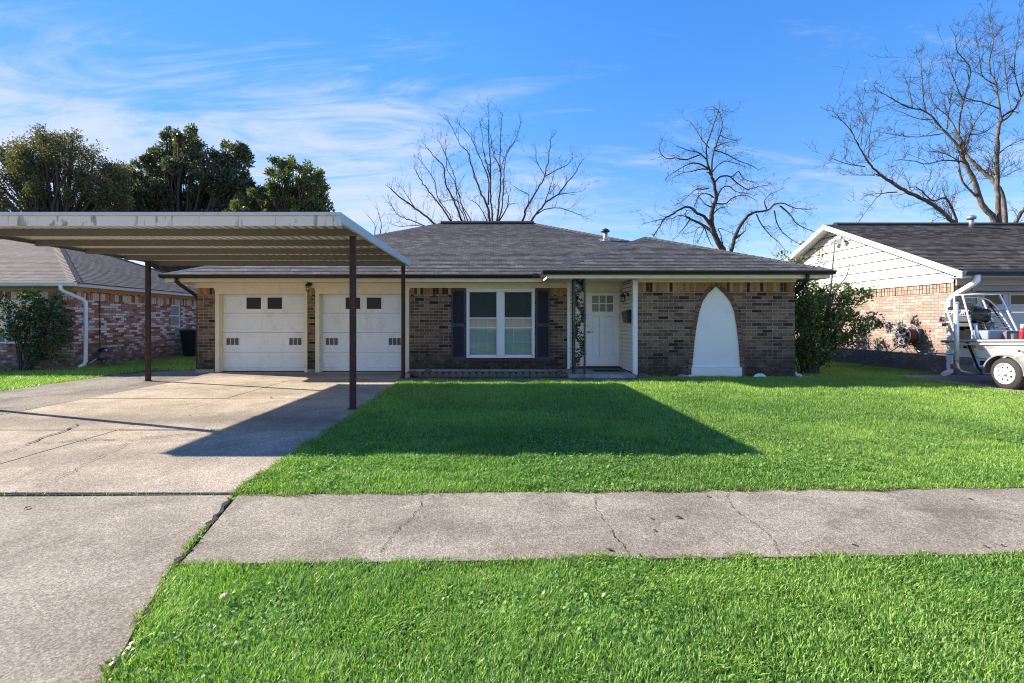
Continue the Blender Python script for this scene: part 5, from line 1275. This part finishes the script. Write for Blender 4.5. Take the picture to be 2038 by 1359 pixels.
dead_lines = [
 (.32, .24, [(760, 1700), (735, 1450), (715, 1260)]),
 (.24, .09, [(715, 1260), (660, 1160), (625, 1060), (620, 960), (640, 880), (660, 820), (640, 700), (620, 640)]),
 (.09, .02, [(620, 640), (590, 540), (578, 460), (582, 370), (620, 260), (660, 140), (690, 60)]), (.08, .02, [(620, 640), (625, 500), (650, 400), (690, 290), (710, 190), (680, 90), (630, 50)]),
 (.16, .07, [(700, 1240), (640, 1130), (560, 1060), (440, 1000)]), (.07, .02, [(440, 1000), (400, 1060), (340, 1130)]), (.05, .015, [(440, 990), (350, 970), (280, 1000), (210, 1000)]),
 (.13, .03, [(610, 1050), (560, 980), (500, 955), (450, 910), (390, 900), (290, 960), (220, 1000), (180, 1070), (130, 1140)]), (.04, .012, [(220, 1000), (130, 1020), (50, 1040)]),
 (.19, .10, [(735, 1450), (760, 1350), (785, 1275), (820, 1150), (870, 1050), (930, 970)]), (.10, .02, [(930, 970), (1000, 940), (1090, 930), (1150, 880), (1230, 870), (1330, 910), (1450, 920)]),
 (.06, .015, [(1090, 930), (1070, 850), (1110, 800), (1190, 760)]), (.06, .012, [(1000, 960), (1040, 1040), (1110, 1130), (1190, 1200), (1240, 1260)]), (.06, .015, [(1150, 930), (1180, 1050), (1250, 1140), (1360, 1210)]),
 (.07, .015, [(1200, 890), (1280, 960), (1340, 1040), (1440, 1090), (1490, 1110)]), (.08, .04, [(820, 1170), (860, 1140), (900, 1105)]),
 (.06, .015, [(640, 820), (590, 790), (520, 800), (480, 880), (470, 920)]), (.06, .02, [(620, 900), (560, 870), (510, 800)]), (.06, .015, [(600, 740), (540, 750), (490, 750), (430, 800), (360, 860)]),
 (.06, .015, [(595, 580), (530, 580), (450, 600), (380, 610), (300, 650)]), (.07, .015, [(590, 570), (500, 530), (420, 540), (330, 590), (250, 640)]), (.06, .015, [(580, 500), (510, 440), (420, 420), (340, 390)]),
 (.06, .015, [(520, 460), (400, 500), (320, 485), (240, 490), (180, 420), (200, 340)]), (.05, .015, [(630, 600), (670, 550), (730, 515), (790, 520), (900, 560)]), (.08, .015, [(650, 690), (690, 645), (770, 640), (840, 700), (930, 750), (1000, 730), (1100, 715)]),
 (.05, .012, [(800, 640), (850, 600), (880, 650), (940, 680), (1040, 690)]), (.07, .015, [(665, 820), (710, 740), (770, 725), (830, 770), (960, 790)]), (.06, .015, [(650, 870), (740, 870), (800, 820), (900, 800), (980, 830)]),
 (.06, .02, [(630, 960), (690, 910), (740, 900)]), (.05, .012, [(640, 400), (700, 370), (760, 350), (830, 355)]), (.05, .012, [(650, 420), (740, 450), (830, 500), (960, 550), (1010, 580)]),
 (.05, .012, [(600, 400), (540, 330), (480, 230), (430, 170)]), (.04, .012, [(690, 290), (750, 320), (830, 340)]), (.05, .015, [(720, 1240), (700, 1140), (680, 1080), (770, 1110)]), (.05, .015, [(560, 1070), (500, 1080), (470, 1180)]), (.05, .012, [(560, 1065), (540, 1120), (500, 1200)]), (.05, .012, [(560, 1065), (600, 1180), (630, 1230)])]
dead_lines = [(a * .78, max(b * .85, .011), L) for a, b, L in dead_lines]
bare_tree('bare_tree', 'gnarled leafless tree with drooping broken limbs behind the lower grey hip roof', 'tree', dead_lines, c3, s3, 30, (13.9, 30), (M['bark_mid'], M['twig']),
          dict(step=.30, len=(.5, 1.4), up=-.05, r=.014, rmin=.007, n=(1, 3), lv=2, wob=.42, rmax=.12), 33, 'leafless trees behind the houses', .35)
c4, s4 = (1640, 20), 2.9548
big_lines = [
 (.42, .36, [(1060, 1900), (1060, 1500)]),
 (.26, .12, [(1060, 1500), (1000, 1240), (930, 1140), (880, 1000), (830, 900), (800, 820)]), (.12, .02, [(800, 820), (780, 790), (700, 700), (600, 600), (500, 570), (400, 520), (330, 480)]),
 (.22, .09, [(1060, 1500), (1060, 1150), (1000, 1010), (900, 920), (830, 840), (790, 740)]), (.09, .02, [(790, 740), (800, 620), (830, 500), (860, 350), (790, 250), (770, 150)]),
 (.22, .10, [(1060, 1500), (1030, 1250), (1020, 1050), (1020, 750), (1040, 640)]), (.10, .02, [(1040, 640), (1030, 560), (1010, 440), (970, 330), (990, 200), (990, 60)]),
 (.17, .07, [(1060, 1500), (1120, 1270), (1176, 1170), (1300, 1000), (1420, 800)]), (.1, .03, [(1040, 660), (1100, 610), (1160, 510), (1210, 400), (1280, 260)]), (.06, .015, [(1160, 510), (1120, 350), (1150, 80)]),
 (.20, .10, [(1060, 1600), (900, 1400), (800, 1280), (740, 1230), (660, 1160), (560, 1100), (470, 1060), (370, 1000)]), (.10, .015, [(370, 1000), (290, 930), (240, 860), (200, 790), (150, 700), (60, 600)]),
 (.05, .012, [(240, 920), (140, 905), (40, 870)]), (.05, .015, [(300, 970), (230, 970), (150, 970)]), (.06, .012, [(430, 1070), (340, 1080), (280, 1140), (200, 1250)]), (.04, .01, [(260, 870), (270, 720), (300, 560)]), (.04, .01, [(215, 800), (230, 650), (215, 590)]),
 (.10, .03, [(780, 1240), (720, 1110), (640, 1120), (570, 1060), (540, 1040)]), (.09, .03, [(790, 1270), (770, 1210), (740, 1150), (710, 1090)]), (.07, .015, [(810, 890), (700, 885), (600, 905), (520, 885), (430, 880)]),
 (.05, .015, [(800, 890), (700, 840), (620, 830)]), (.06, .012, [(600, 600), (580, 480), (570, 260)]), (.06, .015, [(720, 700), (740, 560), (760, 420)]), (.06, .012, [(790, 740), (740, 640), (640, 540), (610, 400)]),
 (.09, .02, [(830, 830), (860, 720), (900, 640), (970, 560)]), (.06, .02, [(860, 730), (940, 720), (1030, 650)]), (.06, .012, [(820, 540), (760, 400), (720, 290)]), (.06, .015, [(1030, 580), (930, 540), (840, 520), (780, 480)]),
 (.05, .015, [(700, 725), (600, 740), (500, 745), (340, 720)]), (.05, .012, [(1030, 840), (1100, 790), (1176, 760), (1260, 740)]), (.10, .05, [(900, 1100), (860, 1060), (810, 1000), (790, 900)]), (.05, .012, [(520, 580), (500, 470), (470, 380)]), (.05, .012, [(640, 640), (560, 640), (430, 590)]), (.05, .012, [(1010, 440), (930, 380), (910, 200), (940, 130)]), (.05, .012, [(1100, 610), (1080, 480), (1060, 250), (1040, 120)])]
big_lines = [(a * .66, max(b * .85, .012), L) for a, b, L in big_lines]
bare_tree('bare_tree', 'big leafless tree with pale trunks and wide limbs behind the brown roof', 'tree', big_lines, c4, s4, 30, (30.5, 30), (M['bark_grey'], M['twig']),
          dict(step=.34, len=(.6, 1.7), up=.35, r=.017, rmin=.008, n=(2, 4), lv=2, rmax=.11), 55, 'leafless trees behind the houses')

def leafy_tree(name, label, base, D, blobs, trunk, leaf, size, clump_r, per, mats, seed, dens=1.0, dry=0, asp=.45, group=None, fill=.55):
    """blobs: crown lobes as (px, py, radius px); every lobe becomes a shell of leaf rosettes at its own depth"""
    rr = np.random.default_rng(seed); rp = random.Random(seed)
    root = empty(name, (base[0], base[1], 0), label, 'tree', group)
    cen = []; tb = MB(); lobes = []
    more = []
    for (px_, py_, r_) in blobs:
        more.append((px_, py_, r_ * .82))
        if r_ > 14:
            for _ in range(5):
                a = rp.uniform(0, 6.283); q = rp.uniform(.75, 1.0); more.append((px_ + math.cos(a) * r_ * q, py_ + math.sin(a) * r_ * q, r_ * rp.uniform(.2, .36)))
    for (px_, py_, r_) in more:
        d = D + rp.uniform(-1.6, 1.6); c = Vector(((px_ - 980) * d / 1000, d, 1.4 + (640 - py_) * d / 1000)); R_ = r_ * d / 1000; lobes.append((c, R_))
        n = int(dens * 26 * R_ * R_) + 6
        u = rr.normal(size=(n, 3)); u /= np.linalg.norm(u, axis=1, keepdims=True); rad = R_ * (fill + (1 - fill) * rr.random(n)) * rr.uniform(.8, 1.12, n)
        cen.append(np.array(c) + u * rad[:, None] * np.array([1, 1.0, .92]))
    cen = np.concatenate(cen)
    leaf_cloud('crown', cen, size, M[leaf], root, per=per, spread=clump_r, dry=dry, seed=seed, asp=asp, up=.3)
    b0 = Vector((base[0], base[1], -.1)); mid = Vector((base[0], base[1], trunk[0])); tb.tube([b0, (b0 + mid) / 2 + Vector((.1, 0, 0)), mid], [trunk[1], trunk[1] * .85, trunk[1] * .7], 10)
    for (c, R_) in lobes:
        m = mid.lerp(c, .5) + Vector((rp.uniform(-.4, .4), rp.uniform(-.4, .4), rp.uniform(-.2, .5)))
        P = smooth([mid, m, c], 4); tb.tube(P, [trunk[1] * .38 * (1 - .9 * i / (len(P) - 1)) + .012 for i in range(len(P))], 6)
        for _ in range(5 if R_ > .6 else 2):
            q = c + Vector((rp.gauss(0, 1), rp.gauss(0, 1), rp.gauss(0, 1))).normalized() * R_ * .9; a = m.lerp(c, rp.random())
            tb.tube(smooth([a, a.lerp(q, .5) + Vector((rp.uniform(-.2, .2), 0, rp.uniform(-.1, .2))), q], 2), [.05, .04, .03, .022, .012][:5], 4)
    tb.build('trunk', M[mats], root, normals=False)
    return root
leafy_tree('oak_tree', 'thin crowned olive brown tree rising above the far end of the carport', (-26, 30), 30,
           [(95, 330, 62), (150, 310, 45), (60, 300, 40), (190, 345, 42), (40, 370, 60), (120, 400, 70), (210, 385, 45), (30, 440, 70), (160, 450, 70), (235, 400, 30), (-30, 340, 50), (-60, 420, 60), (100, 290, 22), (225, 345, 22), (20, 310, 30)],
           (4.5, .34), 'oak', .15, .5, 46, 'bark_dark', 61, .75, dry=.12, fill=.25)
leafy_tree('magnolia_tree', 'tall dark glossy magnolia behind the middle of the carport', (-21, 34), 34,
           [(350, 305, 42), (385, 320, 45), (325, 335, 42), (415, 350, 45), (460, 305, 24), (475, 325, 26), (455, 350, 35), (285, 350, 30), (300, 385, 50), (360, 380, 60), (420, 400, 55), (470, 390, 38), (265, 400, 40), (250, 430, 40), (330, 440, 60), (420, 460, 60), (340, 278, 18), (370, 272, 20), (238, 370, 18), (305, 318, 18), (480, 295, 12), (225, 440, 30), (245, 400, 30), (215, 425, 36), (495, 400, 28), (500, 435, 34), (480, 370, 22)],
           (4.0, .32), 'magnolia', .22, .32, 24, 'bark_dark', 62, 1.15, asp=.5, group='magnolia trees behind the carport')
leafy_tree('magnolia_tree', 'smaller lighter magnolia with yellowish leaves nearest the grey hip roof', (-12.5, 31), 31,
           [(590, 345, 26), (615, 350, 24), (560, 362, 28), (630, 375, 22), (600, 385, 34), (545, 390, 24), (515, 385, 16), (500, 408, 26), (480, 420, 22), (560, 420, 36), (620, 415, 28), (648, 412, 18), (560, 330, 14), (580, 320, 9), (545, 318, 6), (530, 440, 34), (600, 445, 30), (640, 385, 12), (470, 440, 24)],
           (4.2, .26), 'magnolia_light', .20, .28, 24, 'bark_dark', 63, 1.4, asp=.5, group='magnolia trees behind the carport')

# the two garden shrubs
def shrub(name, label, base, blobs, leaf, size, per, clump, seed, stems, dens, extra=None, dry=.02):
    rr = np.random.default_rng(seed); rp = random.Random(seed); root = empty(name, base, label, 'shrub'); cen = []; b = MB(); B0 = Vector(base)
    for (x, y, z, r_) in blobs:
        n = int(dens * r_ * r_) + 4; u = rr.normal(size=(n, 3)); u /= np.linalg.norm(u, axis=1, keepdims=True)
        cen.append(np.array([x, y, z]) + u * (r_ * (.35 + .7 * rr.random(n)))[:, None])
        for _ in range(3):
            s0 = B0 + Vector((rp.uniform(-.15, .15), rp.uniform(-.1, .1), -.05)); q = Vector((x, y, z)) + Vector((rp.uniform(-1, 1), rp.uniform(-1, 1), rp.uniform(0, 1))) * r_ * .7
            m = s0.lerp(q, .5) + Vector((rp.uniform(-.12, .12), rp.uniform(-.1, .1), .1)); P = smooth([s0, m, q], 4); b.tube(P, [stems * (1 - .8 * i / (len(P) - 1)) for i in range(len(P))], 5)
    cen = np.concatenate(cen); cen[:, 2] = np.maximum(cen[:, 2], .06)
    leaf_cloud('foliage', cen, size, M[leaf], root, per=per, spread=clump, dry=dry, seed=seed, asp=.5, up=.25)
    if extra: leaf_cloud('yellow_foliage', np.array(extra), size * .9, M['yellow_leaf'], root, per=16, spread=.15, seed=seed + 1, asp=.5)
    b.build('stems', M['bark_dark'], root, normals=False)
    return root
shrub('leafy_shrub', 'dark leafy shrub with yellow leaf tips before the whitewashed brick house', (-13.3, 14.35, 0),
      [(-13.0, 14.3, 1.45, .45), (-12.6, 14.3, 1.55, .38), (-13.4, 14.3, 1.5, .42), (-12.55, 14.25, 1.0, .4), (-13.1, 14.35, .9, .45), (-12.35, 14.25, 1.75, .28), (-13.0, 14.3, 1.95, .3), (-13.6, 14.25, 1.15, .3), (-12.2, 14.25, .95, .26), (-12.1, 14.3, 1.4, .2), (-12.8, 14.3, .55, .35), (-12.4, 14.3, 2.1, .14), (-13.25, 14.3, 2.1, .2), (-12.15, 14.2, 1.35, .15), (-13.9, 14.3, 1.9, .2)],
      'shrub', .10, 11, .15, 71, .022, 215, [(-13.9, 14.15, 1.55), (-13.7, 14.1, 1.45), (-13.45, 14.1, 1.85), (-14.0, 14.2, 1.2), (-13.55, 14.1, 1.15), (-13.85, 14.15, 2.0), (-13.1, 14.0, 1.8), (-14.05, 14.15, 1.0), (-13.75, 14.1, 1.0), (-13.15, 14.0, 2.08), (-13.65, 14.05, 1.7)])
pv = shrub('privet_shrub', 'big bushy privet spilling round the corner of the dark brick wall', (8.45, 13.5, 0),
      [(8.2, 13.4, 1.0, .45), (8.5, 13.4, 1.45, .5), (8.95, 13.4, 1.4, .5), (8.2, 13.5, 1.9, .42), (8.7, 13.5, 1.9, .42), (9.3, 13.4, 1.75, .4), (9.55, 13.4, 1.35, .4), (8.9, 13.4, .95, .5), (9.3, 13.4, .95, .35), (8.35, 13.4, .55, .4), (9.95, 13.4, 1.25, .24), (9.75, 13.5, 2.05, .26), (9.5, 13.5, 2.25, .18), (10.0, 13.4, 2.15, .14), (9.3, 13.4, 2.1, .18), (8.1, 13.6, 2.4, .25), (8.45, 13.6, 2.35, .25), (8.9, 13.5, 2.2, .2), (8.7, 13.4, .5, .35), (8.0, 13.5, 1.4, .3), (10.2, 13.3, 1.32, .12), (10.1, 13.4, 1.5, .12), (9.3, 14.6, 1.5, .5), (9.8, 14.8, 2.15, .26), (10.0, 15.4, 2.0, .3), (9.7, 15.6, 2.4, .25), (9.2, 15.5, 1.6, .5), (9.9, 16.3, 1.9, .3), (10.1, 14.5, 1.75, .2), (9.6, 17.0, 2.2, .35), (10.1, 17.1, 1.8, .25), (9.4, 16.6, 1.3, .5), (10.25, 15.9, 2.3, .14), (10.2, 14.9, 2.45, .12)],
      'privet', .10, 11, .16, 72, .02, 230)
b = MB()
b.tube(smooth([Vector((8.75, 13.5, 0)), Vector((8.95, 13.55, 1.2)), Vector((9.15, 13.6, 2.2)), Vector((9.22, 13.6, 3.0)), Vector((9.28, 13.6, 3.6))], 4), [.04 - .0019 * i for i in range(17)], 7)
b.tube(smooth([Vector((9.0, 13.5, 1.4)), Vector((9.2, 13.5, 2.2)), Vector((9.5, 13.5, 2.6)), Vector((9.62, 13.5, 3.05))], 4), [.022 - .0013 * i for i in range(13)], 6)
b.build('bare_shoot', M['bark_grey'], pv, normals=False)
vine = empty('climbing_vine', (8.5, 14.0, 2), 'wispy yellow green vine growing up behind the end of the gutter', 'vine')
vc = [(8.55, 14.2, 3.15), (8.7, 14.2, 3.1), (8.85, 14.2, 3.2), (8.35, 14.3, 3.25), (9.15, 14.1, 2.95), (9.25, 14.1, 3.2), (9.2, 14.1, 3.4), (9.1, 14.0, 2.75), (9.0, 14.0, 2.5), (8.95, 14.0, 2.3), (9.15, 14, 2.2), (8.8, 14.2, 2.9), (8.2, 14.4, 3.35)]
leaf_cloud('foliage', np.array(vc), .10, M['yellow_leaf'], vine, per=16, spread=.17, seed=5, asp=.5)
b = MB()
for (x, y, z) in vc: b.tube(smooth([Vector((8.8, 14.1, 1.8)), Vector(((x + 8.8) / 2 + .05, 14.1, (z + 1.9) / 2)), Vector((x, y, z))], 3), .006, 4)
b.tube([(8.8, 14.1, 0), (8.8, 14.1, 1.0), (8.8, 14.1, 1.8)], .012, 5); b.build('stems', M['twig'], vine, normals=False)

# ------------------------------------------------------------------ grass
def drive_edge(y): # right edge of the drive as seen by grass
    return np.where(y > 4.06, -2.09 - .013 * (y - 4.06), np.where(y > 2.887, -2.09 + (4.06 - y) * .215, -1.838 + (2.887 - y) * .36))
def vnoise(x, y, s, seed):
    r = np.random.default_rng(seed); G = r.random((128, 128)); u, v = x * s + 500, y * s + 500; i, j = np.floor(u).astype(int), np.floor(v).astype(int); a, b_ = u - i, v - j
    a = a * a * (3 - 2 * a); b_ = b_ * b_ * (3 - 2 * b_); g_ = lambda p, q: G[p % 128, q % 128]
    return (g_(i, j) * (1 - a) + g_(i + 1, j) * a) * (1 - b_) + (g_(i, j + 1) * (1 - a) + g_(i + 1, j + 1) * a) * b_
def blades(x, y, h, wdt, edge, near, z0=-.012):
    """returns verts, faces, colours for grass blades rooted at x,y"""
    n = len(x); r = rng
    th = r.uniform(0, 2 * np.pi, n); lean = r.uniform(.2, 1.35, n); comb = vnoise(x, y, 3.0, 5) * 2 * np.pi
    dx = np.cos(th) * .85 + np.cos(comb) * .3; dy = np.sin(th) * .85 + np.sin(comb) * .3
    hh = h * r.uniform(.55, 1.25, n) * (.55 + .9 * vnoise(x, y, 6.0, 9)); w2 = wdt * r.uniform(.6, 1.3, n) * .5
    ph = th + r.uniform(.9, 2.2, n); sx_, sy_ = np.cos(ph) * w2, np.sin(ph) * w2
    tx, ty = x + dx * hh * lean, y + dy * hh * lean; tz = z0 + hh / np.sqrt(1 + (lean * .8) ** 2)
    tint = np.clip(.8 * r.random(n) - .1 + .7 * (vnoise(x, y, 1.1, 3) * .6 + vnoise(x, y, .35, 4) * .6 - .22) , 0, 1)
    dry = (r.random(n) < .04 + .08 * np.clip(vnoise(x, y, .7, 7) - .45, 0, 1) * 4 + .45 * edge) * r.uniform(.4, 1, n)
    col = np.stack([tint, dry, np.zeros(n), np.ones(n)], 1)
    z = np.full(n, z0)
    if near:
        mx, my, mz = x + dx * hh * lean * .38, y + dy * hh * lean * .38, z0 + (tz - z0) * .62
        v = np.stack([np.stack([x - sx_, y - sy_, z], 1), np.stack([x + sx_, y + sy_, z], 1), np.stack([mx + sx_ * .85, my + sy_ * .85, mz], 1), np.stack([mx - sx_ * .85, my - sy_ * .85, mz], 1), np.stack([tx, ty, tz], 1)], 1)
        k = np.arange(n)[:, None] * 5; return v.reshape(-1, 3), [k + np.array([[0, 1, 2, 3]]), k + np.array([[3, 2, 4]])], np.repeat(col, 5, 0)
    v = np.stack([np.stack([x - sx_, y - sy_, z], 1), np.stack([x + sx_, y + sy_, z], 1), np.stack([tx, ty, tz], 1)], 1)
    k = np.arange(n)[:, None] * 3; return v.reshape(-1, 3), [k + np.array([[0, 1, 2]])], np.repeat(col, 3, 0)
def scatter(x0, x1, y0, y1, dens, keep):
    n = int((x1 - x0) * (y1 - y0) * dens); x = rng.uniform(x0, x1, n); y = rng.uniform(y0, y1, n); m = keep(x, y); return x[m], y[m]
parts = []
def lawn(x0, x1, y0, y1, dens, keep, h, wd, near, edge=None):
    x, y = scatter(x0, x1, y0, y1, dens, keep); e_ = edge(x, y) if edge else np.zeros(len(x)); parts.append(blades(x, y, h, wd, e_, near))
fr_ = lambda x, y: (x < 1.06 * y + 1.2) & (x > -.98 * y - 1.0)
rag = lambda x, y, k: (vnoise(x, y, 5, 21) - .5) * k
near_keep = lambda x, y: (y < yl(x) + .02 + rag(x, y, .09)) & (x > drive_edge(y) - .02 + rag(x, y, .08)) & fr_(x, y)
near_edge = lambda x, y: np.clip(np.maximum(1 - (yl(x) - y) / .05, 1 - (x - drive_edge(y)) / .05), 0, 1)
lawn(-2, 4.6, 1.75, 3.1, 27000, near_keep, .034, .0052, True, near_edge)
lawn(-1.2, 4, 1.0, 1.75, 5000, near_keep, .06, .006, True, near_edge)
far_keep = lambda x, y: (y > yu(x) - .025 - rag(x, y, .07)) & (x > drive_edge(y) - .025 - rag(x, y, .08)) & fr_(x, y)
far_edge = lambda x, y: np.clip(np.maximum(1 - (y - yu(x)) / .06, 1 - (x - drive_edge(y)) / .05), 0, 1)
lawn(-2.3, 6.5, 4.0, 5.2, 14000, far_keep, .042, .0065, True, far_edge)
lawn(-2.3, 8.2, 5.2, 7.0, 7500, far_keep, .048, .0072, False, far_edge)
lawn(-2.3, 10.6, 7.0, 9.5, 4800, lambda x, y: far_keep(x, y) & (x < 10.47), .048, .009, False, far_edge)
lawn(-2.3, 10.6, 9.5, 12.75, 3000, lambda x, y: far_keep(x, y) & (x < 10.47) & ((y < 11.84) | (x > 3.5)) & ~((x > 3.3) & (y > 12.72)), .062, .011, False)
lawn(7.5, 12.0, 12.75, 20, 1800, lambda x, y: (x > 7.75) & (x < 11.97) & ((x < 10.45) | (y > 13.1)), .065, .013, False)
lawn(-17, -9.9, 5.5, 14.4, 1500, lambda x, y: (x < -9.95) & (x > -.98 * y - 1.5), .062, .012, False)
lawn(-12.5, -8.0, 14.4, 23, 1500, lambda x, y: (x > -12.5) & (x < -8.15) & (y > 14.47), .07, .014, False)
lawn(-13.5, -9.95, 14.4, 15.0, 1200, lambda x, y: x < -9.9, .062, .012, False)
def clover(x0, x1, y0, y1, dens, keep, size):
    x, y = scatter(x0, x1, y0, y1, dens, lambda a, b: keep(a, b) & (vnoise(a, b, 1.6, 31) > .56)); n = len(x)
    z = rng.uniform(.012, .035, n); a = rng.uniform(0, 6.28, n); s_ = size * rng.uniform(.6, 1.3, n); t = rng.normal(size=(n, 2)) * .35; V = []
    for k in range(6):
        q = a + k * np.pi / 3; rr_ = s_ * np.where(k % 2 == 0, 1.0, .8); ox, oy = np.cos(q) * rr_, np.sin(q) * rr_; V.append(np.stack([x + ox, y + oy, z + ox * t[:, 0] + oy * t[:, 1]], 1))
    v = np.stack(V, 1).reshape(-1, 3); f = np.arange(n * 6).reshape(-1, 6); col = np.repeat(np.stack([rng.random(n) * .5, np.zeros(n), np.zeros(n), np.ones(n)], 1), 6, 0); parts.append((v, [f], col))
clover(-2, 4, 1.8, 3.05, 900, near_keep, .009); clover(-2.2, 7, 4.1, 6.5, 900, far_keep, .012)
# weeds in the joints
wx = []; 
for (a, c, n_) in ((gp(462, 990), gp(345, 1128), 1100), ((-12, 4.02), (-2.1, 4.07), 520), ((-7.4, 5), (-7.4, 13), 500), ((-7.4, 9.15), (-2.3, 9.15), 60), ((-7.4, 6.5), (-2.3, 6.5), 90), (gp(757, 1104), gp(770, 1082), 40), (gp(123, 880), gp(400, 862), 60), ((-4.85, 9.2), (-4.85, 13), 40)):
    t = rng.random(n_); t = t[vnoise(t * 9, t * 0 + n_, 1.0, 13) > .36]; wx.append(np.stack([a[0] + (c[0] - a[0]) * t, a[1] + (c[1] - a[1]) * t], 1) + rng.normal(size=(len(t), 2)) * .010)
wx = np.concatenate(wx)
def join(ps, name, label, cat):
    V = []; Fq = {}; Cc = []; off = 0
    for v, fs_, c in ps:
        V.append(v); Cc.append(c)
        for f_ in fs_: Fq.setdefault(f_.shape[1], []).append(f_ + off)
        off += len(v)
    o = np_mesh(name, np.concatenate(V), [np.concatenate(a) for a in Fq.values()], M['grass'], None, np.concatenate(Cc)); return tag(o, label, cat, None, 'stuff')
join(parts, 'lawn_grass', 'bright green lawn grass round the driveway and pavement', 'grass')
join([blades(wx[:, 0], wx[:, 1], .035, .006, np.full(len(wx), .5), True, -.01)], 'crack_weeds', 'small weeds growing in the driveway and pavement joints', 'weeds')
